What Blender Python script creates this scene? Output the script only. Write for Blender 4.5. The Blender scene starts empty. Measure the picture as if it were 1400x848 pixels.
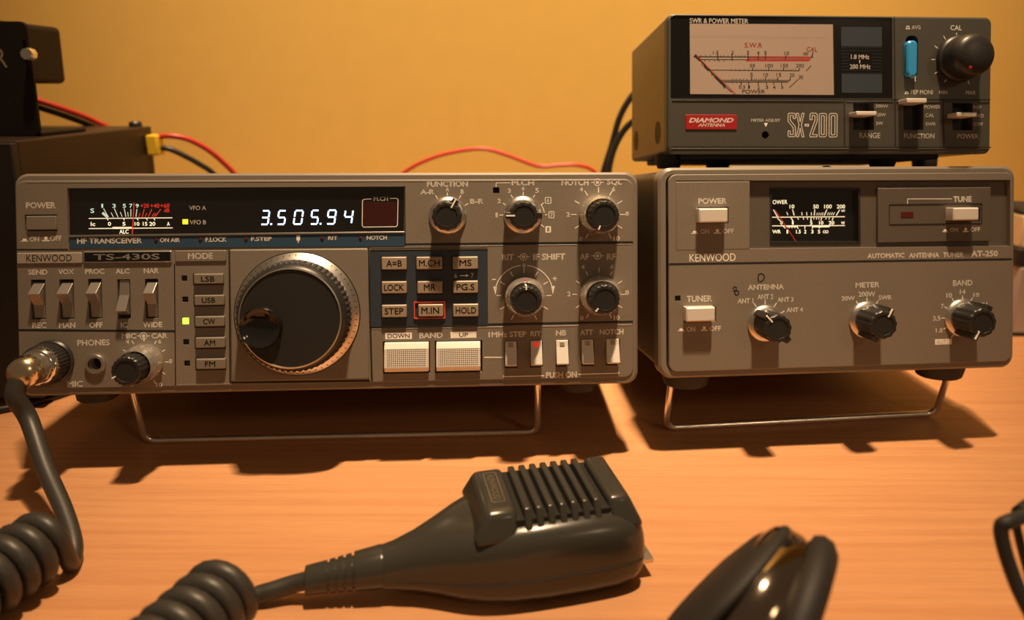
import bpy, math, random
from mathutils import Vector, Matrix
from mathutils.geometry import delaunay_2d_cdt
random.seed(4)
MM = .001
SC = bpy.context.scene
COL = SC.collection

# ------------------------------------------------------------------ camera
F_PX, CX, CY, W_PX, H_PX = 956.437, 718.109, 292.915, 1400, 848
CAM_H, PITCH, ROLL = 169.933, .183113, .0053068
cp, sp = math.cos(PITCH), math.sin(PITCH)
FW = Vector((0, cp, -sp)); UP0 = Vector((0, sp, cp)); RT0 = Vector((1, 0, 0))
RT = RT0*math.cos(ROLL)+UP0*math.sin(ROLL); UP = UP0*math.cos(ROLL)-RT0*math.sin(ROLL)
cam_d = bpy.data.cameras.new('camera'); cam = bpy.data.objects.new('camera', cam_d); COL.objects.link(cam)
m = Matrix.Identity(4)
for i in range(3):
    m[i][0], m[i][1], m[i][2] = RT[i], UP[i], -FW[i]
m[2][3] = CAM_H*MM
cam.matrix_world = m
cam_d.sensor_fit = 'HORIZONTAL'; cam_d.sensor_width = 36; cam_d.lens = F_PX/W_PX*36
cam_d.shift_x = (W_PX/2-CX)/W_PX; cam_d.shift_y = (CY-H_PX/2)/W_PX
cam_d.clip_start = .01; cam_d.clip_end = 20
cam_d.dof.use_dof = True; cam_d.dof.focus_distance = .298; cam_d.dof.aperture_fstop = cam_d.lens/3.6
SC.camera = cam

# ------------------------------------------------------------------ world, lamps, exposure
SC.view_settings.view_transform = 'Standard'; SC.view_settings.look = 'None'
SC.view_settings.gamma = 1; SC.view_settings.use_curve_mapping = False
SC.view_settings.exposure = 0.0
SC.cycles.use_denoising = True
SC.cycles.max_bounces = 8
wd = bpy.data.worlds.new('room'); SC.world = wd; wd.use_nodes = True
wd.node_tree.nodes['Background'].inputs[0].default_value = (1, .62, .34, 1)
wd.node_tree.nodes['Background'].inputs[1].default_value = .115

def lamp(name, loc, aim, watts, angle, blend, radius, color=(1, .70, .42)):
    d = bpy.data.lights.new(name, 'SPOT'); o = bpy.data.objects.new(name, d); COL.objects.link(o)
    d.energy = watts; d.spot_size = math.radians(angle); d.spot_blend = blend; d.shadow_soft_size = radius; d.color = color
    o.location = Vector(loc)*MM
    o.rotation_euler = (Vector(aim)-Vector(loc)).to_track_quat('-Z', 'Y').to_euler()
    return o
# ceiling spot cluster almost straight above the tuner
for dx, dy in ((-28, 0), (0, 8), (28, 16)):
    lamp('ceiling_spot', (170+dx, 95+dy, 2153), (5, 235, 0), 75, 19, 1.0, .02)
# a second spot of the same fitting, turned to the back wall
lamp('ceiling_spot', (120, 60, 2130), (40, 600, 700), 560, 35, 1.0, .03)
# weak lamp further back in the room, right of the photographer
_d = bpy.data.lights.new('room_lamp', 'POINT'); _o = bpy.data.objects.new('room_lamp', _d); COL.objects.link(_o)
_d.energy = 8; _d.color = (1, .70, .42); _d.shadow_soft_size = .14; _o.location = (1.15, -1.1, 1.1)

# ------------------------------------------------------------------ node materials
def mat(name, col, rough=.5, metal=0., noise=0., nscale=900, bump=0., bscale=1500, spec=.5, emit=None, estr=0., coat=0.):
    mt = bpy.data.materials.new(name); mt.use_nodes = True
    nt = mt.node_tree; b = nt.nodes['Principled BSDF']
    b.inputs['Base Color'].default_value = (*col, 1); b.inputs['Roughness'].default_value = rough
    b.inputs['Metallic'].default_value = metal; b.inputs['Specular IOR Level'].default_value = spec
    b.inputs['Coat Weight'].default_value = coat
    tc = nt.nodes.new('ShaderNodeTexCoord')
    n = nt.nodes.new('ShaderNodeTexNoise'); n.inputs['Scale'].default_value = nscale; n.inputs['Detail'].default_value = 3
    nt.links.new(tc.outputs['Object'], n.inputs['Vector'])
    mx = nt.nodes.new('ShaderNodeMix'); mx.data_type = 'RGBA'
    k = max(noise, .03)
    mx.inputs[6].default_value = (*[c*(1-k) for c in col], 1); mx.inputs[7].default_value = (*[min(1, c*(1+k)) for c in col], 1)
    nt.links.new(n.outputs['Fac'], mx.inputs[0]); nt.links.new(mx.outputs[2], b.inputs['Base Color'])
    if bump:
        n2 = nt.nodes.new('ShaderNodeTexNoise'); n2.inputs['Scale'].default_value = bscale; n2.inputs['Detail'].default_value = 2
        nt.links.new(tc.outputs['Object'], n2.inputs['Vector'])
        bp = nt.nodes.new('ShaderNodeBump'); bp.inputs['Strength'].default_value = bump; bp.inputs['Distance'].default_value = .0003
        nt.links.new(n2.outputs['Fac'], bp.inputs['Height']); nt.links.new(bp.outputs['Normal'], b.inputs['Normal'])
    if emit:
        b.inputs['Emission Color'].default_value = (*emit, 1); b.inputs['Emission Strength'].default_value = estr
    return mt

def glass_mat(name, tint=(1, 1, 1), refl=.08, rough=.02):
    mt = bpy.data.materials.new(name); mt.use_nodes = True
    nt = mt.node_tree; nt.nodes.clear()
    out = nt.nodes.new('ShaderNodeOutputMaterial'); mix = nt.nodes.new('ShaderNodeMixShader')
    tr = nt.nodes.new('ShaderNodeBsdfTransparent'); gl = nt.nodes.new('ShaderNodeBsdfGlossy')
    mix.inputs[0].default_value = refl
    tr.inputs[0].default_value = (*tint, 1); gl.inputs['Roughness'].default_value = rough
    nt.links.new(tr.outputs[0], mix.inputs[1]); nt.links.new(gl.outputs[0], mix.inputs[2])
    nt.links.new(mix.outputs[0], out.inputs[0])
    return mt

def wood_mat():
    mt = bpy.data.materials.new('beech_laminate'); mt.use_nodes = True
    nt = mt.node_tree; b = nt.nodes['Principled BSDF']; L = nt.links.new
    tc = nt.nodes.new('ShaderNodeTexCoord')
    mp = nt.nodes.new('ShaderNodeMapping'); mp.inputs['Scale'].default_value = (4, 170, 4); mp.inputs['Rotation'].default_value = (0, 0, .045)
    L(tc.outputs['Object'], mp.inputs['Vector'])
    n1 = nt.nodes.new('ShaderNodeTexNoise'); n1.inputs['Scale'].default_value = 1.6; n1.inputs['Detail'].default_value = 6; n1.inputs['Distortion'].default_value = .7
    L(mp.outputs[0], n1.inputs['Vector'])
    r = nt.nodes.new('ShaderNodeValToRGB')
    r.color_ramp.elements[0].position = .28; r.color_ramp.elements[0].color = (.60, .28, .125, 1)
    r.color_ramp.elements[1].position = .62; r.color_ramp.elements[1].color = (.69, .345, .16, 1)
    e = r.color_ramp.elements.new(.45); e.color = (.645, .315, .145, 1)
    L(n1.outputs['Fac'], r.inputs[0])
    mp2 = nt.nodes.new('ShaderNodeMapping'); mp2.inputs['Scale'].default_value = (60, 900, 60); L(tc.outputs['Object'], mp2.inputs['Vector'])
    n2 = nt.nodes.new('ShaderNodeTexNoise'); n2.inputs['Scale'].default_value = 1.2; n2.inputs['Detail'].default_value = 2; L(mp2.outputs[0], n2.inputs['Vector'])
    mx = nt.nodes.new('ShaderNodeMix'); mx.data_type = 'RGBA'; mx.blend_type = 'MULTIPLY'; mx.inputs[0].default_value = .18
    L(r.outputs[0], mx.inputs[6]); L(n2.outputs['Color'], mx.inputs[7])
    L(n2.outputs['Fac'], mx.inputs[7])
    L(mx.outputs[2], b.inputs['Base Color'])
    b.inputs['Roughness'].default_value = .42; b.inputs['Specular IOR Level'].default_value = .35
    return mt

def mesh_dots_mat():
    # fine square dot lattice moulded on the band keys
    mt = bpy.data.materials.new('dotted_key_face'); mt.use_nodes = True
    nt = mt.node_tree; b = nt.nodes['Principled BSDF']; L = nt.links.new
    tc = nt.nodes.new('ShaderNodeTexCoord'); sx = nt.nodes.new('ShaderNodeSeparateXYZ'); L(tc.outputs['Object'], sx.inputs[0])
    outs = []
    for ax in (0, 2):
        mu = nt.nodes.new('ShaderNodeMath'); mu.operation = 'MULTIPLY'; mu.inputs[1].default_value = 1/.00085; L(sx.outputs[ax], mu.inputs[0])
        f = nt.nodes.new('ShaderNodeMath'); f.operation = 'FRACT'; L(mu.outputs[0], f.inputs[0])
        g = nt.nodes.new('ShaderNodeMath'); g.operation = 'GREATER_THAN'; g.inputs[1].default_value = .38; L(f.outputs[0], g.inputs[0]); outs.append(g)
    a = nt.nodes.new('ShaderNodeMath'); a.operation = 'MULTIPLY'; L(outs[0].outputs[0], a.inputs[0]); L(outs[1].outputs[0], a.inputs[1])
    mx = nt.nodes.new('ShaderNodeMix'); mx.data_type = 'RGBA'; L(a.outputs[0], mx.inputs[0])
    mx.inputs[6].default_value = (.20, .17, .15, 1); mx.inputs[7].default_value = (.95, .92, .88, 1)
    L(mx.outputs[2], b.inputs['Base Color']); b.inputs['Roughness'].default_value = .5
    return mt

M = dict(
    panel=mat('grey_panel_paint', (.200, .172, .138), .55, noise=.10, nscale=1400, bump=.25, bscale=2500),
    panel_light=mat('light_grey_plate', (.36, .32, .27), .45, noise=.05),
    bezel=mat('grey_bezel_paint', (.205, .178, .145), .42, noise=.06, bump=.1),
    cabinet=mat('dark_cabinet_paint', (.075, .068, .06), .45, noise=.1, bump=.3),
    recess=mat('dark_recess', (.012, .011, .010), .6),
    keypad=mat('slate_blue_keypad', (.028, .042, .060), .5),
    key=mat('tan_grey_key', (.34, .27, .20), .42),
    strip=mat('teal_strip', (.026, .068, .125), .5),
    white=mat('cream_print', (.97, .93, .86), .6),
    grey_print=mat('grey_print', (.45, .42, .38), .6),
    black_print=mat('black_print', (.015, .013, .012), .6),
    red_print=mat('red_print', (.62, .03, .02), .5),
    chrome=mat('chrome', (.80, .78, .75), .14, metal=1, noise=.02),
    polished=mat('polished_collar', (.84, .81, .76), .20, metal=.86, noise=.02),
    bay=mat('dark_bay_paint', (.105, .088, .070), .5, noise=.08, bump=.2),
    satin=mat('satin_aluminium', (.72, .69, .64), .32, metal=1, noise=.04),
    brass=mat('nickel_brass', (.80, .68, .48), .22, metal=1),
    silver=mat('silver_paint', (.36, .33, .30), .28, metal=.6),
    silver_key=mat('pale_silver_key', (.78, .74, .68), .32, metal=.15),
    knob=mat('black_knob', (.022, .021, .020), .38, bump=.1),
    rubber=mat('black_rubber', (.018, .017, .016), .62, bump=.2),
    dark_mirror=mat('smoked_chrome', (.36, .30, .24), .10, metal=1),
    gloss=mat('gloss_black', (.010, .010, .010), .08, coat=.3),
    mic=mat('charcoal_plastic', (.042, .041, .034), .22, bump=.06, bscale=2200),
    mic_dark=mat('black_grille', (.008, .008, .007), .7),
    cable=mat('dark_cable', (.040, .038, .034), .42, bump=.1),
    red=mat('red_insulation', (.48, .025, .022), .38),
    black=mat('black_insulation', (.012, .011, .011), .40),
    yellow=mat('yellow_connector', (.80, .52, .03), .45),
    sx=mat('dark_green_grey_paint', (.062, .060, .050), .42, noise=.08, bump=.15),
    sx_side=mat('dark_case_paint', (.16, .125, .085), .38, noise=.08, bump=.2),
    sx_win=mat('black_window', (.008, .008, .008), .12),
    dial=mat('pale_dial_card', (.43, .34, .285), .6),
    red_badge=mat('red_badge', (.36, .011, .018), .4),
    blue=mat('blue_plastic', (.03, .33, .74), .28),
    psu=mat('brown_black_paint', (.036, .021, .015), .42, spec=.25, noise=.15, nscale=500, bump=.25),
    psu_front=mat('black_face', (.012, .010, .009), .5),
    radio_box=mat('black_wrinkle_paint', (.014, .010, .008), .55, spec=.2, bump=.3),
    cream=mat('cream_card', (.80, .68, .48), .6),
    clearcase=mat('clear_grey_plastic', (.42, .36, .32), .2),
    wall=mat('ochre_wall_paint', (.66, .42, .10), .85, noise=.05, nscale=60, bump=.25, bscale=700),
    floor=mat('brown_floor', (.20, .12, .07), .5), wood=wood_mat(), dots=mesh_dots_mat(),
    glass=glass_mat('clear_pane', refl=.045), smoke=glass_mat('smoked_pane', (.55, .5, .5)),
    digit=mat('blue_white_digit', (.5, .7, 1), .5, emit=(.50, .68, 1.0), estr=2.6),
    yellow_led=mat('yellow_lamp', (1, .8, .05), .4, emit=(1, .72, .02), estr=1.6),
    green_led=mat('green_lamp', (.5, 1, .1), .4, emit=(.45, 1, .06), estr=1.7),
    red_led=mat('red_lamp', (.8, .05, .03), .4, emit=(1, .03, .02), estr=.5),
    dim_led=mat('dark_red_lamp', (.10, .012, .010), .3),
    dark_led=mat('dark_green_lamp', (.02, .025, .015), .3),
    lit_print=mat('backlit_print', (.9, .86, .7), .5, emit=(1, .88, .62), estr=.55),
    lit_green=mat('backlit_pale_print', (.7, .85, .75), .5, emit=(.62, .85, .72), estr=.40),
    lit_red=mat('backlit_red_print', (.7, .05, .04), .5, emit=(1, .05, .03), estr=.30),
    frame_red=mat('red_key_frame', (.75, .10, .05), .4),
    window_red=mat('dark_red_filter', (.045, .008, .008), .15),
)

# ------------------------------------------------------------------ mesh helper (millimetres)
GLYPH = {}
def glyphs(s, bold, shear):
    k = (s, bold, shear)
    if k not in GLYPH:
        c = bpy.data.curves.new('t', 'FONT'); c.body = s; c.size = 1; c.shear = shear; c.resolution_u = 3
        o = bpy.data.objects.new('t', c); me = bpy.data.meshes.new_from_object(o)
        v = [(p.co.x, p.co.y) for p in me.vertices]; f = [tuple(p.vertices) for p in me.polygons]
        bpy.data.objects.remove(o); bpy.data.curves.remove(c); bpy.data.meshes.remove(me)
        GLYPH[k] = (v, f)
    return GLYPH[k]

def rrect(u0, u1, v0, v1, r=0, n=6):
    r = min(r, (u1-u0)/2-1e-4, (v1-v0)/2-1e-4)
    if r <= 0: return [(u0, v0), (u1, v0), (u1, v1), (u0, v1)]
    P = []
    for cx, cy, a in ((u1-r, v0+r, -90), (u1-r, v1-r, 0), (u0+r, v1-r, 90), (u0+r, v0+r, 180)):
        for i in range(n+1):
            t = math.radians(a+90*i/n); P.append((cx+r*math.cos(t), cy+r*math.sin(t)))
    return P
def circ(u, v, r, n=32, a0=0, ry=None):
    ry = ry or r
    return [(u+r*math.cos(a0+2*math.pi*i/n), v+ry*math.sin(a0+2*math.pi*i/n)) for i in range(n)]

class MB:
    """collects geometry; panel coordinates are (u right, v up, w out of the panel)"""
    def __init__(s): s.v = []; s.f = []; s.m = []; s.mi = 0
    def mat(s, i): s.mi = i; return s
    def pt(s, u, v, w): s.v.append((u, -w, v)); return len(s.v)-1
    def face(s, ids): s.f.append(tuple(ids)); s.m.append(s.mi)
    def ring(s, loop, w): return [s.pt(a, b, w) for a, b in loop]
    def bridge(s, a, b, close=True):
        n = len(a)
        for i in range(n if close else n-1):
            j = (i+1) % n; s.face((a[i], a[j], b[j], b[i]))
    def cap(s, loop2d, ids_w, holes=()):
        loops = [list(loop2d)]+[list(h) for h in holes]
        co, ed = [], []
        for lp in loops:
            k = len(co); co += [Vector((p[0], p[1])) for p in lp]; ed += [(k+i, k+(i+1) % len(lp)) for i in range(len(lp))]
        vo, _, fo, *_ = delaunay_2d_cdt(co, ed, [], 0, 1e-6)
        def inside(x, y, lp):
            r = False
            for (x0, y0), (x1, y1) in zip(lp, lp[1:]+lp[:1]):
                if (y0 > y) != (y1 > y) and x < (x1-x0)*(y-y0)/(y1-y0)+x0: r = not r
            return r
        base = [s.pt(q.x, q.y, ids_w) for q in vo]
        for t in fo:
            x = sum(vo[i].x for i in t)/len(t); y = sum(vo[i].y for i in t)/len(t)
            if inside(x, y, loops[0]) and not any(inside(x, y, h) for h in loops[1:]): s.face([base[i] for i in t])
    def plate(s, outer, w0, w1, holes=(), ch=0., hole_w=None):
        """prism between w0 and w1 with through holes and a chamfered front edge"""
        if ch:
            cu = sum(p[0] for p in outer)/len(outer); cv = sum(p[1] for p in outer)/len(outer)
            su = max(p[0] for p in outer)-cu; sv = max(p[1] for p in outer)-cv
            inner = [(cu+(p[0]-cu)*(1-ch/su), cv+(p[1]-cv)*(1-ch/sv)) for p in outer]
            a = s.ring(outer, w0); b = s.ring(outer, w1-ch); c = s.ring(inner, w1)
            s.bridge(a, b); s.bridge(b, c); s.cap(inner, w1, holes)
        else:
            a = s.ring(outer, w0); b = s.ring(outer, w1); s.bridge(a, b); s.cap(outer, w1, holes)
        for h in holes:
            a = s.ring(h, w1); b = s.ring(h, hole_w if hole_w is not None else w0); s.bridge(a, b)
        return s
    def box(s, u0, u1, v0, v1, w0, w1, r=0, ch=.25):
        lp = rrect(u0, u1, v0, v1, r)
        s.plate(lp, w0, w1, ch=ch)
        i = s.ring(lp, w0); s.face(i[::-1]); return s
    def flat(s, loop, w): s.cap(loop, w); return s
    def frame(s, u0, u1, v0, v1, t, w0, w1, r=0):
        s.plate(rrect(u0, u1, v0, v1, r), w0, w1, [rrect(u0+t, u1-t, v0+t, v1-t, max(r-t, 0))]); return s
    def line(s, pts, t, w):
        for (a, b), (c, d) in zip(pts[:-1], pts[1:]):
            L = math.hypot(c-a, d-b) or 1; nx, ny = -(d-b)/L*t/2, (c-a)/L*t/2
            i = [s.pt(a+nx, b+ny, w), s.pt(a-nx, b-ny, w), s.pt(c-nx, d-ny, w), s.pt(c+nx, d+ny, w)]; s.face(i)
        return s
    def lathe(s, u, v, prof, n=48, knurl=0, knurl_n=0, off=(0, 0)):
        """profile [(radius, w)] turned about the panel normal through (u, v)"""
        prev = None
        for r, w in prof:
            lp = []
            for i in range(n):
                a = 2*math.pi*i/n
                rr = r*(1-(knurl if (knurl_n and (i*knurl_n*2//n) % 2) else 0)) if r > 0 else 0
                lp.append((u+rr*math.cos(a), v+rr*math.sin(a)))
            ids = s.ring(lp, w)
            if prev: s.bridge(prev, ids)
            prev = ids
        s.face(prev); return s
    def prism_u(s, prof, u0, u1):
        """profile [(w, v)] extruded along u"""
        a = [s.pt(u0, v, w) for w, v in prof]; b = [s.pt(u1, v, w) for w, v in prof]
        s.bridge(a, b); s.face(a); s.face(b[::-1]); return s
    def text(s, t, u0, u1, v0, v1, w, bold=0., shear=0.):
        V, Fc = glyphs(t, bold, shear)
        if not V: return s
        x0, x1 = min(p[0] for p in V), max(p[0] for p in V); y0, y1 = min(p[1] for p in V), max(p[1] for p in V)
        for dx, dy in (((-bold, 0), (bold, 0), (0, bold), (0, -bold)) if bold else ((0, 0),)):
            kx = (u1-u0)/max(x1-x0+2*bold, 1e-6); ky = (v1-v0)/max(y1-y0+2*bold, 1e-6)
            ids = [s.pt(u0+(x-x0+bold+dx)*kx, v0+(y-y0+bold+dy)*ky, w) for x, y in V]
            for f in Fc: s.face([ids[i] for i in f])
        return s
    # world style (x right, y away, z up)
    def P(s, p): s.v.append(tuple(p)); return len(s.v)-1
    def tube(s, pts, r, n=12, caps=True):
        pts = [Vector(p) for p in pts]; rs = r if isinstance(r, (list, tuple)) else [r]*len(pts)
        t0 = (pts[1]-pts[0]).normalized(); nrm = t0.orthogonal().normalized(); rings = []
        for i, p in enumerate(pts):
            t = (pts[min(i+1, len(pts)-1)]-pts[max(i-1, 0)]).normalized()
            nrm = (nrm-t*nrm.dot(t)).normalized(); bn = t.cross(nrm)
            rings.append([s.P(p+(nrm*math.cos(2*math.pi*k/n)+bn*math.sin(2*math.pi*k/n))*rs[i]) for k in range(n)])
        for a, b in zip(rings[:-1], rings[1:]): s.bridge(a, b)
        if caps: s.face(rings[0][::-1]); s.face(rings[-1])
        return s
    def wbox(s, x0, x1, y0, y1, z0, z1):
        i = [s.P((x, y, z)) for z in (z0, z1) for x, y in ((x0, y0), (x1, y0), (x1, y1), (x0, y1))]
        for f in ((3, 2, 1, 0), (4, 5, 6, 7), (0, 1, 5, 4), (1, 2, 6, 5), (2, 3, 7, 6), (3, 0, 4, 7)): s.face([i[k] for k in f])
        return s
    def build(s, name, mats, parent=None, smooth=35, bevel=0, loc=None):
        me = bpy.data.meshes.new(name)
        me.from_pydata([tuple(c*MM for c in p) for p in s.v], [], s.f)
        if not isinstance(mats, (list, tuple)): mats = [mats]
        for k in mats: me.materials.append(M[k] if isinstance(k, str) else k)
        me.polygons.foreach_set('material_index', s.m)
        import bmesh
        bm = bmesh.new(); bm.from_mesh(me); bmesh.ops.remove_doubles(bm, verts=bm.verts, dist=1e-7)
        bmesh.ops.recalc_face_normals(bm, faces=bm.faces) if smooth >= 0 else None
        bm.to_mesh(me); bm.free()
        if smooth > 0:
            me.polygons.foreach_set('use_smooth', [True]*len(me.polygons)); me.set_sharp_from_angle(angle=math.radians(smooth))
        o = bpy.data.objects.new(name, me); COL.objects.link(o)
        if parent: o.parent = parent
        if loc: o.location = Vector(loc)*MM
        if bevel:
            b = o.modifiers.new('edge', 'BEVEL'); b.width = bevel*MM; b.segments = 3; b.limit_method = 'ANGLE'; b.angle_limit = math.radians(40)
        return o

def tag(o, label, cat, group=None):
    o['label'] = label; o['category'] = cat
    if group: o['group'] = group
    return o
def empty(name, loc, label, cat, rot=(0, 0, 0), group=None):
    o = bpy.data.objects.new(name, None); COL.objects.link(o); o.empty_display_size = .02
    o.location = Vector(loc)*MM; o.rotation_euler = rot
    return tag(o, label, cat, group)

def spline(pts, n=8):
    pts = [Vector(p) for p in pts]; Q = [pts[0]*2-pts[1]]+pts+[pts[-1]*2-pts[-2]]; out = []
    for i in range(1, len(Q)-2):
        for k in range(n):
            t = k/n; a, b, c, d = Q[i-1], Q[i], Q[i+1], Q[i+2]
            out.append(.5*((2*b)+(c-a)*t+(2*a-5*b+4*c-d)*t*t+(3*b-a-3*c+d)*t**3))
    return out+[pts[-1]]

def ray(px, py): return FW+RT*((px-CX)/F_PX)-UP*((py-CY)/F_PX)
def at(px, py, y):            # point at depth y (mm) seen at a photo position
    d = ray(px, py); return Vector((0, 0, CAM_H))+d*(y/d.y)

class Dev:
    """a leaning front panel: its own frame plus conversion of measured photo positions into panel millimetres"""
    def __init__(s, o, lean, yaw):
        s.o = Vector(o); s.R = Matrix.Rotation(yaw, 3, 'Z') @ Matrix.Rotation(-lean, 3, 'X'); s.rot = (-lean, 0, yaw)
    def uv(s, px, py, w=0.):
        n = s.R.col[1]; oo = s.o-n*w; c = Vector((0, 0, CAM_H)); d = ray(px, py)
        t = (oo-c).dot(n)/d.dot(n); p = s.R.transposed() @ (c+d*t-s.o); return p.x, p.z
    def rect(s, x0, y0, x1, y1, w=0.):
        cx, cy = (x0+x1)/2, (y0+y1)/2
        return s.uv(x0, cy, w)[0], s.uv(x1, cy, w)[0], s.uv(cx, y1, w)[1], s.uv(cx, y0, w)[1]
    def size(s, px, py, r, w=0.): return (s.uv(px+r, py, w)[0]-s.uv(px-r, py, w)[0])/2
    def loc(s, u, v, w): return s.o+s.R @ Vector((u, -w, v))
    def inv(s, p): q = s.R.transposed() @ (Vector(p)-s.o); return q.x, q.z, -q.y

class Print:
    """ink lettering on one panel; rows are (text, x0, y0, x1, y1) read off the photo"""
    def __init__(s, dev, w): s.d = dev; s.w = w; s.mb = MB()
    def t(s, txt, x0, y0, x1, y1, bold=.012, shear=0, mi=0):
        s.mb.mi = mi; s.mb.text(txt, *s.d.rect(x0, y0, x1, y1, s.w), s.w, bold, shear); return s
    def l(s, pts, t=.35, mi=0):
        s.mb.mi = mi; s.mb.line([s.d.uv(x, y, s.w) for x, y in pts], t, s.w); return s
    def fill(s, x0, y0, x1, y1, mi=0, r=0, dw=-.03):
        s.mb.mi = mi; u0, u1, v0, v1 = s.d.rect(x0, y0, x1, y1, s.w); s.mb.flat(rrect(u0, u1, v0, v1, r), s.w+dw); return s
    def boxl(s, x0, y0, x1, y1, t=.3, r=.6, mi=0):
        s.mb.mi = mi; u0, u1, v0, v1 = s.d.rect(x0, y0, x1, y1, s.w)
        s.mb.cap(rrect(u0, u1, v0, v1, r), s.w, [rrect(u0+t, u1-t, v0+t, v1-t, max(r-t, .05))]); return s
    def poly(s, pts, mi=0):
        s.mb.mi = mi; s.mb.flat([s.d.uv(x, y, s.w) for x, y in pts], s.w); return s
    def ticks(s, cx, cy, r0, r1, degs, t=.35, mi=0):
        for a in degs:
            c, n = math.cos(math.radians(a)), math.sin(math.radians(a))
            s.l([(cx+r0*c, cy-r0*n), (cx+r1*c, cy-r1*n)], t, mi)
        return s
    def arc(s, cx, cy, r, a0, a1, t=.35, n=24, mi=0):
        return s.l([(cx+r*math.cos(math.radians(a0+(a1-a0)*i/n)), cy-r*math.sin(math.radians(a0+(a1-a0)*i/n))) for i in range(n+1)], t, mi)
    def target(s, x, y, r=4.6, a=8.5):      # the concentric-shaft symbol
        s.arc(x, y, r, 0, 360, .28); s.arc(x, y, r*.34, 0, 360, .5, 10); s.l([(x-a, y), (x-r, y)], .3); s.l([(x+r, y), (x+a, y)], .3); return s
    def onglyph(s, x0, y0, x1, y1, deep):
        h = y1-y0
        s.poly([(x0, y1), (x0, y1-h*.22), (x1, y1-h*.22), (x1, y1)])
        a = .18 if not deep else .30
        s.poly([(x0+(x1-x0)*a, y1-h*.3), (x0+(x1-x0)*(a if deep else a+.12), y0), (x1-(x1-x0)*(a if deep else a+.12), y0), (x1-(x1-x0)*a, y1-h*.3)]); return s
    def build(s, name, mats, parent): return s.mb.build(name, mats, parent, smooth=0)

# ================================================================== the setting
mb = MB(); mb.wbox(-900, 900, 600, 640, -30, 1500); o = mb.build('wall_back', 'wall'); o['kind'] = 'structure'
mb = MB(); mb.wbox(-1200, 1200, -1500, 640, -760, -740); o = mb.build('floor', 'floor'); o['kind'] = 'structure'
mb = MB(); mb.wbox(-800, 800, 60, 599, -28, 0); desk = mb.build('desk', 'wood', bevel=1.5)
for x in (-760, 730):
    mb = MB(); mb.wbox(x, x+30, 80, 590, -740, -28); mb.build('leg', 'wood', desk)
tag(desk, 'orange beech laminate desk top that carries all the radio gear', 'desk')

# ================================================================== shared control builders
def knob(dev, par, px, py, r_skirt, r_cap, h, prof='round', pointer=None, skirt='polished', red_dot=None, name='rotary_knob', tabs=(), w0=.6):
    """metal skirt ring + black cap (+ pointer line); pointer is an angle in degrees"""
    u, v = dev.uv(px, py, w0); R = dev.size(px, py, r_skirt, w0); C = dev.size(px, py, r_cap, w0)
    mb = MB()
    if prof == 'collar':      # dual knob: wide chrome base with stepped polished collar
        mb.lathe(u, v, [(R*.98, w0), (R, w0+.6), (R*.99, w0+h*.34), (R*.93, w0+h*.46), (R*.86, w0+h*.55), (C*1.10, w0+h*.60), (C*1.06, w0+h*.45)], 64)
    else:
        mb.lathe(u, v, [(R, w0), (R, w0+.5), (R*.97, w0+.9), (C*1.08, w0+2.0), (C*.98, w0+2.1)], 64)
    k = mb.build(name, skirt, par)
    cb = MB()
    b0 = w0+(h*.42 if prof == 'collar' else 1.6)
    cb.lathe(u, v, [(C, b0), (C, w0+h-1.2), (C*.97, w0+h-.5), (C*.90, w0+h-.1), (C*.72, w0+h), (C*.70, w0+h-.35), (C*.2, w0+h-.35)], 72, .045, 18 if prof == 'collar' else 12)
    for a in tabs:            # raised pointer wing along the side of the cap
        ca, sa = math.cos(math.radians(a)), math.sin(math.radians(a)); q = C*.24
        lp = [(u+ca*x-sa*y, v+sa*x+ca*y) for x, y in ((C*.82, -q), (C*1.24, -q*.9), (C*1.24, q*.9), (C*.82, q))]
        cb.plate(lp, b0, w0+h-.4, ch=.3)
    cb.build('knob_cap', 'knob', k)
    if pointer is not None:
        ca, sa = math.cos(math.radians(pointer)), math.sin(math.radians(pointer)); pb = MB()
        r1 = C*1.22 if pointer in tabs else C*.99; r0 = C*.62 if pointer in tabs else C*.72
        t = .32
        lp = [(u+ca*x-sa*y, v+sa*x+ca*y) for x, y in ((r0, -t), (r1, -t), (r1, t), (r0, t))]
        pb.plate(lp, w0+h-.6, w0+h+.06)
        r2 = r1*.995
        lp = [(u+ca*x-sa*y, v+sa*x+ca*y) for x, y in ((r2-.2, -t), (r2+.08, -t), (r2+.08, t), (r2-.2, t))]
        pb.plate(lp, b0+.3, w0+h-.1)
        pb.build('pointer_line', 'white', k, smooth=0)
    if red_dot is not None:
        ca, sa = math.cos(math.radians(red_dot)), math.sin(math.radians(red_dot)); rb = MB()
        rb.lathe(u+ca*R*.90, v+sa*R*.90, [(.45, w0+h*.4), (.45, w0+h*.53), (.2, w0+h*.55)], 12); rb.build('index_dot', 'red_print', k)
    return k

def key(dev, par, x0, y0, x1, y1, h, m='key', name='push_key', r=.25, ch=.35, w0=.0):
    mb = MB(); mb.box(*dev.rect(x0, y0, x1, y1, h), w0-1.5, h, r, ch); return mb.build(name, m, par, smooth=20)

def hole(dev, x0, y0, x1, y1, w=.6, r=.2): return rrect(*dev.rect(x0, y0, x1, y1, w), r)

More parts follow.
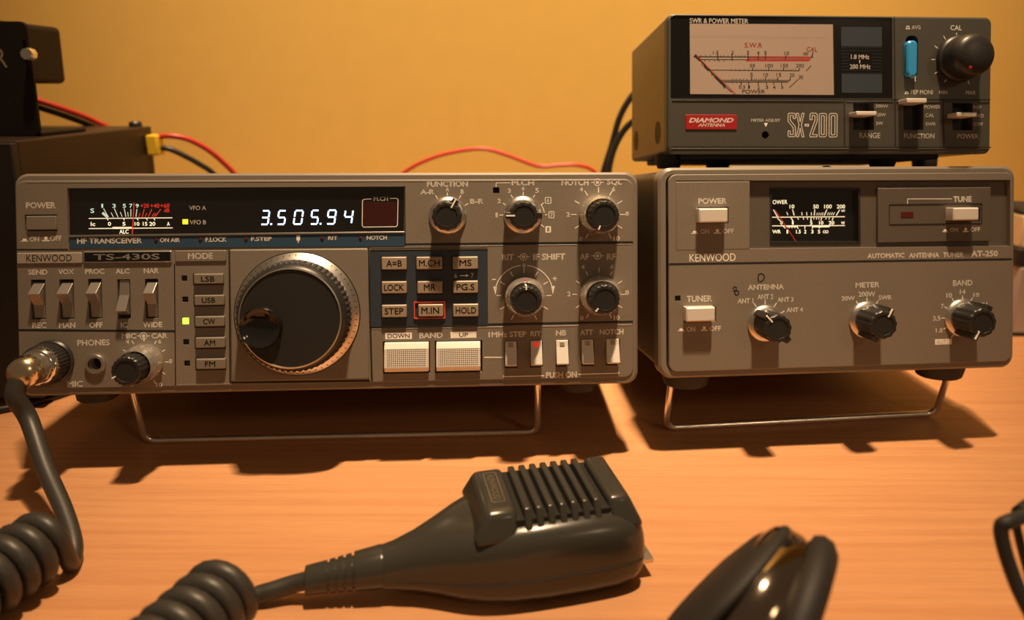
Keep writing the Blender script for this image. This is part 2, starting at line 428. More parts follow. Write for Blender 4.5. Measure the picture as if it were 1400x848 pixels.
def bail(dev, par, xs, uL, uR, wd, v_foot, zc=1.6):
    """chrome wire stand folded down from the front feet to the desk"""
    pts = []
    L = dev.inv(xs[0]); Rr = dev.inv(xs[1])          # contact points (u, v, w)
    def P(q): return (q[0], -q[2], q[1])
    top_l = (L[0]+uL, v_foot, wd); top_r = (Rr[0]+uR, v_foot, wd)
    rad = 6.
    def corner(a, b, c, n=7):
        a, b, c = Vector(a), Vector(b), Vector(c); p = b+(a-b).normalized()*rad; q = b+(c-b).normalized()*rad
        return [tuple((1-t)**2*p+2*t*(1-t)*b+t*t*q) for t in [i/n for i in range(n+1)]]
    pts = [P(top_l)]+corner(P(top_l), P(L), P(Rr))+corner(P(L), P(Rr), P(top_r))+[P(top_r)]
    mb = MB(); mb.tube(pts, 1.6, 14); return mb.build('bail_stand', 'polished', par, smooth=60)

def foot(dev, par, u, v0, wd, h, r0, r1, m='rubber'):
    mb = MB(); n = 28; rings = []
    for rr, vv in ((r0, v0), (r0*.99, v0-.8), (r1*1.03, v0-h+.9), (r1*.9, v0-h), (r1*.3, v0-h)):
        rings.append([mb.pt(u+rr*math.cos(2*math.pi*i/n), vv, wd+rr*math.sin(2*math.pi*i/n)) for i in range(n)])
    for a, b in zip(rings[:-1], rings[1:]): mb.bridge(a, b)
    mb.face(rings[-1]); return mb.build('foot', m, par)

def cabinet(par, u0, u1, v0, v1, d0, d1, m='cabinet', r=3, name='cabinet'):
    mb = MB(); lp = rrect(u0, u1, v0, v1, r); a = mb.ring(lp, -d0); b = mb.ring(lp, -d1); mb.bridge(a, b); mb.face(a); mb.face(b[::-1])
    return mb.build(name, m, par)

def slit(par, loops, wd, m='recess', name='recess'):
    mb = MB()
    for lp in loops: mb.flat(lp, wd)
    return mb.build(name, m, par, smooth=0)

# ================================================================== transceiver (left radio)
TS = Dev((-83.163, 290.270, 36.527), .159337, .062385)
W1, H1 = 270.2, 96.0
ts = empty('transceiver', TS.o, 'wide grey HF transceiver with blue-white frequency digits and big tuning dial, left of the tuner', 'radio', TS.rot)
cabinet(ts, -W1/2+2, W1/2-2, 1.5, H1-1.5, 3, 200)
# rear feet reach the desk, front feet hang free
for u in (-105, 105): foot(TS, ts, u, 1.6, -188, 7.6, 9, 8)
for px in (134, 790):
    foot(TS, ts, TS.uv(px, 540, -14)[0], 1.6, -14, 7.2, 9.5, 8)
bail(TS, ts, (Vector((-180.9, 309, 1.6)), Vector((6.8, 319.5, 1.6))), .8, -1.2, -15, 2)

# outer bezel with a window for the inner panel
Wi, tp = .6, .6
mb = MB()
inner = TS.rect(22.5, 249.5, 866, 522)
iu0, iu1 = TS.uv(23.5, 390, .6)[0], TS.uv(866, 390, .6)[0]; iv0, iv1 = 3.2, H1-3.0
mb.plate(rrect(-W1/2, W1/2, 0, H1, 5.5, 8), -9, 0, [rrect(iu0+.4, iu1-.4, iv0+.4, iv1-.4, 4, 6)], ch=1.0, hole_w=-4)
bz = mb.build('front_bezel', 'bezel', ts)

# inner panel, one painted plate with every cut-out
holes = []
disp_poly = [TS.uv(*p, .6) for p in ((92.5, 322.3), (552.5, 317.3), (552.5, 255), (91.5, 257.3))]
holes.append(disp_poly)
rock = [(42.5, 382.4, 62.5, 436.9), (81.4, 382, 101.4, 436.4), (120.8, 381.3, 139.6, 436), (160.6, 382, 178.5, 436), (198.4, 381.3, 216.5, 435.5)]
rock_h = [hole(TS, *r) for r in rock]; holes += rock_h
pw_h = hole(TS, 33.8, 293.4, 78.5, 316); holes.append(pw_h)
mode_leds = [(248, 376.6, 256, 384.5), (249, 405.5, 257.4, 413.5), (249.4, 434.5, 258.4, 443.5), (250.3, 463.8, 258.6, 471.8), (251.6, 493, 259.8, 501)]
led_h = [hole(TS, *r) for r in mode_leds]; holes += led_h
mch_led = hole(TS, 674, 256.2, 682.8, 264); holes.append(mch_led)
band_h = [hole(TS, 523.5, 466.5, 588, 511), hole(TS, 594.5, 465.5, 659.5, 510)]; holes += band_h
push = [(690.8, 467.5, 706.3, 502.3), (725.8, 466.3, 741.2, 501.3), (760.8, 465.5, 777, 500.3), (795.8, 464.8, 811.5, 499.5), (829.6, 463.8, 846.8, 498.6)]
push_h = [hole(TS, a-1, b-.5, c+1, d+1.5) for a, b, c, d in push]; holes += push_h
jack_h = circ(*TS.uv(131.4, 497.5, .6), TS.size(131.4, 497.5, 8.4), 24); holes.append(jack_h)
mb = MB()
mb.plate(rrect(iu0, iu1, iv0, iv1, 4, 6), -3.5, .6, holes, ch=.35)
fp = mb.build('front_panel', 'panel', ts, smooth=20)
slit(fp, [rrect(iu0+1, iu1-1, iv0+1, iv1-1, 2)], -3.4, name='panel_backing')
# grooves between the panel sections
def groove(pts, t=.8): return (pts, t)
g = MB()
for pts, t in ((((23, 341.5), (93, 341.5)), .7), (((24, 451.5), (239, 453)), 1.0), (((553, 334.5), (865.5, 331.5)), 1.1), (((238.5, 361), (240, 527)), .5),
               (((505, 447.2), (865.5, 440)), 1.0), (((313.5, 342), (314.7, 523)), .7), (((503.5, 340), (508.5, 522)), .8), (((314.7, 523), (506, 521)), .9), (((553.2, 254), (554, 334.5)), .5), (((112.6, 344), (112.9, 360)), .5)):
    g.line([TS.uv(x, y, .63) for x, y in pts], t, .63)
g.build('panel_seam', 'recess', fp, smooth=0)
g = MB()      # lit lower lips and ridges that stand proud
for pts, t in ((((37, 249.6), (552, 246.3)), .35), (((553, 246), (856, 247)), .35), (((241, 526.2), (313, 525.2)), .5), (((555, 337), (864, 334.2)), .4), (((508, 450.2), (864, 443.2)), .45)):
    a, b = [TS.uv(x, y, .6) for x, y in pts]
    g = MB(); g.box(a[0], b[0], min(a[1], b[1])-t/2, min(a[1], b[1])+t/2, .5, .70, 0, .08)
    g.build('panel_ridge', 'bezel', fp, smooth=0)

# display: black card, scales and a clear pane
db = MB(); db.flat(disp_poly, -1.0); disp = db.build('display', 'sx_win', ts, smooth=0)
pr = Print(TS, -.94)
for txt, a, b, c, d, mi in (('S', 123.6, 285, 128.8, 291.3, 0), ('1', 138.6, 278.8, 141, 284.2, 0), ('3', 153.6, 278.8, 158.2, 284.2, 0), ('5', 167.8, 278.8, 172.2, 284.2, 0), ('7', 176.8, 278.8, 181, 284.2, 0), ('9', 185.4, 278.8, 189.8, 284.2, 0),
                            ('+20', 192, 278.5, 203.6, 284.3, 2), ('+40', 205.5, 278.5, 218, 284.3, 2), ('+60', 219.3, 278.3, 231.8, 284.2, 2), ('dB', 224.4, 285, 231.8, 290.2, 2),
                            ('Ic', 124, 303.6, 130.2, 309.2, 1), ('0', 147.5, 303.6, 151.8, 308.8, 1), ('5', 167.4, 303.6, 171.6, 308.8, 1), ('10', 184, 303.6, 190.6, 308.8, 1), ('15', 195.2, 303.6, 201.4, 308.8, 1), ('20', 204.2, 303.6, 212.4, 308.8, 1), ('A', 228.2, 303.6, 232.2, 308.8, 1), ('ALC', 163.2, 313.9, 175.9, 319.6, 1)):
    pr.t(txt, a, b, c, d, .015, mi=mi)
def z1(x, y): return (x/5.3, 220+y/5.3)
for (a, b), (c, d), mi, t in (((750, 345), (785, 408), 0, .35), ((742, 376), (780, 408), 0, 1.1), ((805, 375), (822, 408), 0, .3), ((828, 345), (855, 408), 0, .35), ((872, 372), (885, 405), 0, .3), ((900, 345), (912, 405), 0, .35), ((925, 372), (930, 405), 0, .3), ((948, 350), (948, 405), 0, .35), ((992, 350), (985, 405), 0, .35),
                              ((1015, 378), (1005, 408), 2, .3), ((1045, 350), (1030, 408), 2, .35), ((1065, 378), (1050, 405), 2, .3), ((1100, 350), (1075, 405), 2, .35), ((1117, 378), (1100, 405), 2, .3), ((1165, 350), (1125, 405), 2, .35), ((1132, 378), (1112, 405), 2, .3)):
    pr.l([z1(a, b), z1(c, d)], t, mi)
pr.l([z1(643, 418), z1(1249, 413)], .38, 1); pr.l([z1(643, 491), z1(1251, 486)], .38, 1); pr.l([z1(815, 486), z1(955, 485)], .8, 1)
for x in (775, 893, 993, 1060, 1115): pr.l([z1(x, 416), z1(x+8, 431)], .35, 1)
pr.t('VFO A', 258.6, 281.5, 281.6, 287.3, .010, mi=3); pr.t('VFO B', 259.5, 301, 281.6, 306.9, .010, mi=3)
pr.t('M.CH', 511, 269, 530.4, 274.6, .010, mi=3)
pr.l([(508, 272), (497.5, 272.6), (495.6, 274.5), (495.2, 308.5), (497, 310.6), (541.5, 310), (543.4, 308), (544.2, 273), (542.5, 271.3), (533, 271.4)], .32, 3)
pr.build('meter_scale', ['lit_green', 'lit_print', 'lit_red', 'white'], disp)
nb = MB(); nb.line([TS.uv(183.2, 277.5, -.8), TS.uv(181, 320, -.8)], .42, -.8); nb.build('meter_needle', 'lit_red', disp, smooth=0)
lb = MB(); lb.box(*TS.rect(249.6, 300, 256.8, 306.7, -.8), -1, -.75, 0, .05); lb.build('indicator_lamp', 'yellow_led', disp, smooth=0)
lb = MB(); u0, u1, v0, v1 = TS.rect(497.5, 276, 542, 308.5, -.96); lb.flat(rrect(u0, u1, v0, v1, .5), -.97); lb.build('channel_filter', 'window_red', disp, smooth=0)
SEG = {'0': 'abcdef', '3': 'abcdg', '4': 'bcfg', '5': 'acdfg', '9': 'abcdfg'}
def seven(mb, ch, x0, y0, x1, y1, w):
    def p(a, b):                       # a, b in 0..1 (b up), slanted
        y = y1+(y0-y1)*b; return TS.uv(x0+(x1-x0)*(a*.80+.20*b), y, w)
    e = .05
    L = dict(a=((e, 1), (1-e, 1)), b=((1, 1-e), (1, .5+e)), c=((1, .5-e), (1, e)), d=((e, 0), (1-e, 0)), e=((0, .5-e), (0, e)), f=((0, 1-e), (0, .5+e)), g=((e, .5), (1-e, .5)))
    for s in SEG[ch]: mb.line([p(*q) for q in L[s]], .68, w)
for ch, x0, x1, y0 in (('3', 356.8, 368.5, 288.3), ('5', 379.2, 391, 288.2), ('0', 401.3, 414.5, 288), ('5', 424.6, 436, 287.8), ('9', 446.8, 459.6, 287.6), ('4', 470, 482.8, 287.4)):
    sb = MB(); seven(sb, ch, x0, y0, x1, y0+18.6, -.85)
    if x0 in (356.8, 424.6):
        u, v = TS.uv(x1+2.2, y0+18.2, -.85); sb.flat(circ(u, v, .45, 10), -.85)
    sb.build('digit', 'digit', disp, smooth=0)
gb = MB(); gb.plate([(u*.999, v) for u, v in disp_poly], -.3, .1); gb.build('display_pane', 'glass', disp, smooth=0)
sb = MB(); sb.plate([TS.uv(*p, .9) for p in ((94.5, 340), (553, 336.8), (553, 319.4), (94.5, 324.3))], .3, .9, ch=.1)
strip = sb.build('indicator_strip', 'strip', ts, smooth=0)
sb = MB(); sb.plate([TS.uv(*p, 1.3) for p in ((93.5, 324.0), (553, 318.9), (553, 316.6), (93.5, 321.6))], .1, 1.3, ch=.1); sb.build('strip_edge', 'satin', strip, smooth=0)
pr = Print(TS, .96)
for r in (('HF TRANSCEIVER', 105.3, 325.2, 194, 333.2, .032), ('ON AIR', 218.5, 325.2, 245.8, 331.2, .032), ('F.LOCK', 280.9, 324.3, 309.8, 330.8, .032), ('F.STEP', 343.2, 323.8, 371.4, 329.5, .032), ('RIT', 448.6, 322.7, 461.4, 328.2, .032), ('NOTCH', 501.3, 322, 529, 328, .032)): pr.t(*r)
pr.poly([(405.3, 329), (405.3, 321.8), (410.2, 321.8), (410.2, 329)][::-1]); pr.l([(407.8, 328), (407.8, 332)], .4)
pr.build('lettering', ['white'], strip)
for x, y in ((213.6, 328.2), (274.3, 327.6), (336.6, 327), (440.5, 326), (492.9, 325.4)):
    u, v = TS.uv(x, y, .9); lb = MB(); lb.lathe(u, v, [(.78, .8), (.78, 1.1), (.4, 1.3)], 14); lb.build('indicator_lamp', 'dim_led', strip)

# raised plates
def plate(par, x0, y0, x1, y1, w, m, name, r=.3, ch=.25):
    b = MB(); b.box(*TS.rect(x0, y0, x1, y1, w), .3, w, r, ch); return b.build(name, m, par, smooth=20)
brand = plate(ts, 22.8, 345.8, 111.8, 360.3, 1.2, 'panel_light', 'brand_plate')
pr = Print(TS, 1.26); pr.t('KENWOOD', 36, 348.2, 98, 357.6, .0); pr.build('lettering', ['black_print'], brand)
modelp = plate(ts, 113.6, 343.6, 234.2, 359, 1.3, 'satin', 'model_plate')
b = MB(); b.box(*TS.rect(115, 345, 232.8, 357.6, 1.45), 1.0, 1.42, 0, .05); b.build('black_inlay', 'sx_win', modelp, smooth=0)
pr = Print(TS, 1.5); pr.t('TS-430S', 128, 347.2, 218, 355.2, .012); pr.build('lettering', ['grey_print'], modelp)
modeh = plate(ts, 239.3, 342.6, 309, 357.6, 1.2, 'bezel', 'mode_plate')
pr = Print(TS, 1.26); pr.t('MODE', 257, 346, 291, 354.3, .02); pr.build('lettering', ['white'], modeh)
dialp = plate(ts, 314.8, 340.5, 503.5, 520.5, 1.8, 'panel', 'dial_plate', r=.6, ch=.5)
keyp = plate(ts, 505.8, 341.2, 667, 446.5, .9, 'keypad', 'keypad_plate', r=.3)
b = MB(); b.frame(*TS.rect(506, 338.4, 667, 341.4, 1.0), .25, .5, 1.1); b.build('keypad_edge', 'bezel', keyp, smooth=0)

# all ink on the painted front
pr = Print(TS, .66)
B = .030
for r in (('POWER', 35.5, 276.6, 76, 285.2), ('ON', 40.6, 323.6, 53.4, 330.6), ('OFF', 68.2, 322.3, 84, 329.6),
          ('SEND', 38.4, 368.6, 65, 375.8), ('VOX', 79.6, 368.2, 101, 375.2), ('PROC', 116.3, 367.7, 142.8, 374.8), ('ALC', 158, 367.5, 177, 374.5), ('NAR', 196.5, 366.6, 217, 373.8),
          ('REC', 44.3, 441, 63.3, 449), ('MAN', 80.6, 441, 103, 448.8), ('OFF', 122, 440.8, 140.4, 448.5), ('IC', 165, 440.8, 174.6, 448.2), ('WIDE', 195.3, 440.2, 221.8, 447.8),
          ('PHONES', 105.7, 464.5, 149.9, 472.8), ('MIC', 92, 521, 113.3, 529.2), ('MIC', 166.3, 456, 186.3, 463.2), ('CAR', 207, 455.6, 228.9, 462.8),
          ('4', 172, 464.5, 176.6, 470.3), ('6', 216.2, 464.2, 220.6, 470), ('2', 158.5, 494, 162.8, 499.8), ('8', 230.7, 491.2, 235.4, 497), ('0', 177.5, 523.4, 182.2, 529.2), ('10', 213.4, 523.3, 222, 529.2),
          ('FUNCTION', 583.7, 247.4, 639.7, 255.6), ('A-R', 574.7, 259, 593.5, 265.9), ('A', 609.2, 255.9, 614.2, 262.2), ('B', 629.8, 259, 634.3, 265.3), ('B-R', 642.7, 271.9, 660.8, 278.7),
          ('M.CH', 699.5, 246.2, 730.2, 253.7), ('1', 677.7, 290.7, 680.4, 297.5), ('2', 680, 271.7, 684.6, 277.9), ('3', 694, 257.9, 698.4, 264.1), ('4', 712.4, 254.7, 717, 260.9), ('5', 731.8, 257.3, 736.8, 264.1),
          ('6', 747.6, 271.2, 751.2, 277.2), ('7', 752.3, 291, 756, 297), ('NOTCH', 767.5, 245.2, 804.8, 253.7), ('SQL', 829.7, 245.2, 850.4, 253.8),
          ('4', 792.5, 256, 796.8, 262), ('6', 836.7, 255.4, 841.2, 261.7), ('8', 854.9, 289.4, 859.7, 295.2), ('10', 838.6, 322.9, 847.3, 329.2), ('0', 791.8, 324, 796.3, 329.6), ('2', 774.3, 290.1, 779.3, 296.4),
          ('RIT', 686.4, 347.5, 702.3, 356), ('IF SHIFT', 728.8, 346.8, 772.9, 355.6), ('0', 714.4, 360.3, 718.6, 366), ('+', 755.6, 378, 761.4, 383.8),
          ('AF', 792.6, 346.9, 805, 355.4), ('RF', 829.7, 346.7, 841.7, 355.3), ('4', 794.4, 361.7, 799.5, 368), ('6', 834.6, 361.7, 839.5, 368), ('8', 855, 397, 860, 403.4), ('10', 839.2, 431.2, 847, 437.9), ('0', 793, 432.2, 797.8, 438.2), ('2', 775.4, 398.6, 780.2, 405.3),
          ('BAND', 573.2, 454.8, 605.2, 462.6), ('1MHz STEP', 667.8, 453.4, 720, 461.2), ('RIT', 725.2, 452.9, 739.8, 460), ('NB', 760, 451.5, 774.3, 459.1), ('ATT', 793.1, 450.7, 810.9, 458.3), ('NOTCH', 819.8, 450, 852.4, 457.7), ('PUSH ON', 746.4, 508.4, 788.6, 516.9)):
    pr.t(*r, B)
pr.l([(672.8, 382.3), (677.9, 382.1)], .4)
pr.onglyph(28.3, 326.5, 38.8, 330.4, False); pr.onglyph(57.5, 323.6, 68, 330, True)
for x, y in ((196.2, 459.5), (816.8, 249.3), (715.8, 351.2), (817, 349.9)): pr.target(x, y)
pr.l([(678.2, 255.5), (678.2, 250.1), (697.8, 249.9)], .3)
pr.boxl(745, 269.5, 753.8, 278.8); pr.boxl(750, 288.9, 757.9, 298.6); pr.fill(745.7, 309.3, 753.3, 318.2, r=.5, dw=0)
# tick marks round the controls
for (a, b), (c, d) in (((228, 153), (240, 172)), ((294.5, 137), (294.5, 156)), ((372, 152), (360, 172)), ((395, 210), (413, 198)), ((587, 264), (610, 264)), ((607, 197), (622, 207)), ((652, 150), (664, 167)), ((722, 133), (722, 153)), ((788, 150), (778, 165)), ((838, 195), (820, 208)), ((845, 262), (858, 262)), ((822, 318), (840, 332)), ((824, 206), (834, 225)), ((834, 225), (841, 250))):
    pr.l([(540+a/4.118, 230+b/4.118), (540+c/4.118, 230+d/4.118)], .38)
dial10 = [-62, -30, 0, 30, 60, 90, 120, 150, 180, 210, 242]
pr.ticks(818.3, 293.4, 30, 37.5, dial10); pr.ticks(819, 402.6, 30, 36.5, dial10); pr.ticks(196.9, 495, 28.5, 33.5, dial10); pr.ticks(716.5, 404.2, 30.5, 37.5, dial10)
pr.arc(716.4, 402.6, 39.8, 97, 172, .35); pr.arc(716.4, 402.6, 39.8, 83, 8, .35)
pr.poly([(674.4, 391.8), (679.2, 392.5), (677.4, 403.5)]); pr.poly([(753.6, 391.6), (758.6, 391), (755.8, 402.6)])
pr.l([(662, 488.8), (687, 488.7)], .5)
pr.l([(688.2, 515.2), (744, 513.9)], .45); pr.l([(790.5, 512), (846, 510.4)], .45); pr.l([(846, 508.6), (846, 511)], .45); pr.l([(688.4, 513.6), (688.4, 516)], .45)
pr.fill(526.6, 455, 563.2, 463.9, dw=0); pr.fill(615.9, 453.6, 651.3, 462.3, dw=0)
pr.w = .70
for r in (('DOWN', 530, 456.4, 560, 462.4), ('UP', 627.5, 455, 640, 460.8), ('8', 747.9, 310.8, 751.2, 316.6)): pr.t(*r, .008, mi=1)
pr.build('lettering', ['white', 'black_print'], fp)

# power key
key(TS, ts, 35.2, 295.3, 76.6, 314.4, 1.6, 'bezel', 'power_key', w0=-1)
# lever switches
def rocker(par, hx, up):
    x0, y0, x1, y1 = hx
    u0, u1, v0, v1 = TS.rect(x0, y0, x1, y1, .6); a, b = u0+.75, u1-.55; h = v1-v0
    pk = .66 if up else .24
    prof = [(-3, v0+.3), (-.2, v0+.4), (.5, v0+h*.36), (4.4, v0+h*pk), (-.4, v1-1.2), (-3, v1-1.2)] if up else [(-3, v0+1.3), (-.2, v0+1.6), (4.2, v0+h*.22), (.6, v0+h*.60), (.1, v1-.3), (-3, v1-.3)]
    mb = MB(); mb.prism_u(prof, a, b); return mb.build('lever_switch', 'silver', par, smooth=0, bevel=.22)
for i, r in enumerate(rock): rocker(ts, r, i != 3)
# headphone jack
u, v = TS.uv(131.4, 497.5, .6); R = TS.size(131.4, 497.5, 14.2)
mb = MB(); mb.lathe(u, v, [(R, .5), (R, 1.5), (R*.93, 2.0), (R*.66, 2.0), (R*.62, 1.4), (R*.62, -3)], 40); jk = mb.build('headphone_jack', 'satin', ts)
mb = MB(); mb.flat(circ(u, v, R*.62, 24), -2.8); mb.build('jack_hole', 'recess', jk, smooth=0)
# microphone socket on the panel
u, v = TS.uv(70.8, 494.4, .6); R = TS.size(70.8, 494.4, 31)
mb = MB(); mb.lathe(u, v, [(R, .5), (R, 1.4), (R*.93, 2.2), (R*.70, 2.2), (R*.70, .8), (R*.2, .8)], 56); mb.build('microphone_socket', 'knob', ts)
MIC_UV = (u, v, R)
# rotary controls
knob(TS, ts, 612.3, 294.6, 26, 20, 10.5, pointer=61, tabs=(61,), skirt='satin', name='function_knob')
knob(TS, ts, 714.6, 294.0, 26, 19.4, 11, pointer=180, tabs=(180, 0), skirt='satin', name='channel_knob')
knob(TS, ts, 818.6, 293.4, 27, 20, 15, 'collar', pointer=-113, red_dot=-113, name='dual_knob')
knob(TS, ts, 717.0, 404.6, 27, 19.6, 15, 'collar', pointer=91, red_dot=91, name='dual_knob')
knob(TS, ts, 819.3, 403.0, 27, 20, 15, 'collar', pointer=-128, name='dual_knob')
knob(TS, ts, 197.4, 495.6, 26.5, 20.5, 16, 'collar', pointer=206, name='dual_knob')
# mode column
for (x0, y0, x1, y1), s, led in (((264.6, 374.6, 304.3, 388.3), 'LSB', 0), ((265.3, 403.8, 305.6, 417.5), 'USB', 1), ((266.3, 432.8, 306.1, 446.6), 'CW', 2), ((267, 461.8, 306.8, 475.8), 'AM', 3), ((267.8, 491, 307.5, 504.8), 'FM', 4)):
    slit(fp, [rrect(*TS.rect(x0-.8, y0-.9, x1+1.6, y1+1.6, .62))], .62)
    k = key(TS, ts, x0, y0, x1, y1, 2.6, 'bezel', 'mode_key')
    p2 = Print(TS, 2.66); w = {'LSB': 18.6, 'USB': 18.6, 'CW': 16.6, 'AM': 15.6, 'FM': 14.4}[s]; cx = (x0+x1)/2-.4
    p2.t(s, cx-w/2, y0+3.2, cx+w/2, y1-3.2, .012); p2.build('lettering', ['black_print'], k)
    lb = MB(); x0, y0, x1, y1 = mode_leds[led]
    lb.box(*TS.rect(x0+.4, y0+.4, x1-.4, y1-.4, 0), -2, .55 if led == 2 else -.4, 0, .15); lb.build('indicator_lamp', 'green_led' if led == 2 else 'dark_led', ts, smooth=0)
# keypad
for txt, x0, y0, x1, y1, a, b in (('A=B', 521.7, 351.7, 555.6, 368.8, 528, 549.4), ('M.CH', 569.2, 351.5, 604.5, 368.3, 572.7, 601.2), ('MS', 618.8, 351.2, 653.4, 368, 628.1, 644.7),
                                 ('LOCK', 521.9, 385.2, 555.8, 401.4, 525, 552.1), ('MR', 570.6, 384.8, 604.7, 401.2, 579.5, 595.6), ('PG.S', 619.4, 384.3, 653.4, 400.8, 624, 648.7),
                                 ('STEP', 522, 417.3, 555.8, 434, 525.8, 551.6), ('M.IN', 571.8, 416.4, 606, 433, 576, 600.4), ('HOLD', 619.4, 416, 654, 433, 623, 651)):
    slit(keyp, [rrect(*TS.rect(x0-1.3, y0-1, x1+1, y1+1.8, .93))], .93)
    k = key(TS, ts, x0, y0, x1, y1, 2.8, 'key', 'keypad_key'); p2 = Print(TS, 2.86)
    yc = (y0+y1)/2; p2.t(txt, a, yc-4.4, b, yc+4.4, .014); p2.build('lettering', ['black_print'], k)
mb = MB(); mb.frame(*TS.rect(565.8, 412.6, 608.7, 436, 1.6), .45, .9, 1.6, .3); mb.build('key_frame', 'frame_red', keyp, smooth=0)
pr = Print(TS, .97); pr.t('6', 621, 374, 624.8, 380.4, .012); pr.t('7', 643.6, 373.6, 647.4, 380, .012); pr.l([(629, 377), (638, 376.9)], .35); pr.poly([(637, 374.8), (641, 376.8), (637, 379)]); pr.build('lettering', ['white'], keyp)
# band keys
for x0, y0, x1, y1 in ((525.2, 469, 586, 509.2), (596.4, 468.2, 656.8, 507.8)):
    u0, u1, v0, v1 = TS.rect(x0, y0, x1, y1, 3); h = v1-v0; mb = MB()
    mb.prism_u([(-3, v0), (2.6, v0+.1), (3.9, v0+h*.17), (3.1, v0+h*.80), (1.6, v1-.1), (-3, v1)], u0, u1); k = mb.build('band_key', 'silver_key', ts, smooth=0, bevel=.25)
    mb = MB(); a, c = u0+1.0, u1-1.0; p, q = v0+h*.20, v0+h*.78
    w_p, w_q = 3.9-(.03/.63)*.8+.05, 3.1+(.02/.63)*.8+.05
    mb.face([mb.pt(a, p, w_p), mb.pt(c, p, w_p), mb.pt(c, q, w_q), mb.pt(a, q, w_q)]); mb.build('dotted_face', 'dots', k, smooth=0)
# push switches with lamp windows
for i, (x0, y0, x1, y1) in enumerate(push):
    u0, u1, v0, v1 = TS.rect(x0, y0, x1, y1, 2); h = v1-v0; mb = MB()
    mb.prism_u([(-3, v0+.6), (3.2, v0+.7), (3.9, v0+1.3), (1.5, v1-3.0), (.9, v1-.2), (-3, v1)], u0, u1); k = mb.build('push_switch', 'silver_key', ts, smooth=0, bevel=.15)
    mb = MB(); um = (u0+u1)/2; mb.box(um-1.0, um+1.0, v1-2.6, v1-.75, .4, 1.75, 0, .1); mb.build('switch_lamp', 'red_led' if i == 1 else 'panel_light', k, smooth=0)
# main tuning dial
u, v = TS.uv(406.8, 429.2, 1.8); R = TS.size(406.8, 429.2, 85.3, 1.8)
mb = MB(); mb.lathe(u, v, [(R*1.0, 1.5), (R*1.0, 2.2), (R*.985, 2.6), (R*.90, 5.2), (R*.88, 5.4)], 120); dial = mb.build('tuning_dial', 'satin', ts)
mb = MB(); mb.lathe(u, v, [(R*1.015, 1.6), (R*1.015, 2.0), (R*1.0, 2.05)], 96); mb.build('dial_gap', 'recess', dial)
mb = MB()
for k in range(60):
    a = 2*math.pi*k/60; c, s_ = math.cos(a), math.sin(a); i = []
    for r, dw in ((.978, .04), (.945, .04)):
        for q in (-.16, .16): i.append(mb.pt(u+R*r*c-q*s_, v+R*r*s_+q*c, 2.6+(.985-r)/.085*2.6+dw))
    mb.face((i[0], i[1], i[3], i[2]))
mb.build('dial_tick', 'black_print', dial, smooth=0)
mb = MB(); mb.lathe(u, v, [(R*.90, 4.6), (R*.89, 9.6), (R*.87, 10.2), (R*.855, 10.4)], 240, .022, 60); mb.build('grip_ring', 'rubber', dial)
mb = MB(); mb.lathe(u, v, [(R*.86, 10.0), (R*.85, 11.4), (R*.82, 12.8), (R*.795, 13.3)], 96); mb.build('dial_rim', 'knob', dial)
mb = MB(); mb.lathe(u, v, [(R*.798, 13.0), (R*.795, 13.7), (R*.775, 13.9), (R*.765, 13.0)], 96); mb.build('trim_ring', 'satin', dial)
du, dv = TS.uv(357.2, 447.5, 13.4); DR = TS.size(357.2, 447.5, 26.5, 13.4)
mb = MB(); mb.flat(circ(u, v, R*.772, 96), 13.4); mb.build('dial_face', 'knob', dial, smooth=0)
mb = MB(); mb.lathe(du, dv, [(DR*1.12, 13.0), (DR*1.10, 15.0), (DR*1.04, 15.9), (DR*.97, 15.7), (DR*.86, 14.9), (DR*.70, 14.25), (DR*.5, 13.85), (DR*.25, 13.62), (DR*.03, 13.55)], 56)
mb.build('finger_dimple', 'gloss', dial, smooth=60)

# ================================================================== antenna tuner (right, under the meter)
AT = Dev((147.673, 307.716, 38.258), .157421, .090365)
W2, H2 = 173.25, 96.17
tn = empty('antenna_tuner', AT.o, 'grey antenna tuner box with three pointer knobs, standing under the power meter', 'antenna tuner', AT.rot)
cabinet(tn, -W2/2+2.2, W2/2-2.2, 1.5, H2-1.2, 5, 200, r=4)
for u in (-62, 62): foot(AT, tn, u, 1.6, -188, 9.6, 9, 8)
for px in (938, 1285): foot(AT, tn, AT.uv(px, 508, -14)[0], 1.8, -15, 9.0, 12.5, 9.8)
bail(AT, tn, (Vector((70.8, 324.5, 1.6)), Vector((215.8, 342, 1.6))), .3, -2.0, -17, 2)
mb = MB()
mb.plate(rrect(-W2/2, W2/2, 0, H2, 6, 8), -8, 0, [rrect(-W2/2+3.4, W2/2-2.2, 3.2, H2-2.8, 4.2, 6)], ch=1.1, hole_w=-4)
mb.build('front_bezel', 'bezel', tn)
u0, u1, v0, v1 = AT.rect(914.3, 238, 1383.5, 513, .8); v0 = 3.2; v1 = H2-3.0
holes = []
rec = [AT.uv(*p, .8) for p in ((924.2, 341.5), (1381.2, 336.4), (1381.2, 246), (924.2, 247))]
holes.append(rec)
tun_led = hole(AT, 922.8, 404.3, 930.5, 411.6, .8); holes.append(tun_led)
tb_h = hole(AT, 935.8, 419.5, 979, 440.5, .8); holes.append(tb_h)
mb = MB(); mb.plate(rrect(u0, u1, v0, v1, 3.6, 6), -3.5, .8, holes, ch=.35, hole_w=-1.5); fp = mb.build('front_panel', 'panel', tn, smooth=20)
slit(fp, [tun_led, tb_h], -1.45)
g = MB(); g.line([AT.uv(914.5, 361.5, .83), AT.uv(1384, 354.5, .83)], 1.0, .83); g.build('panel_seam', 'recess', fp, smooth=0)
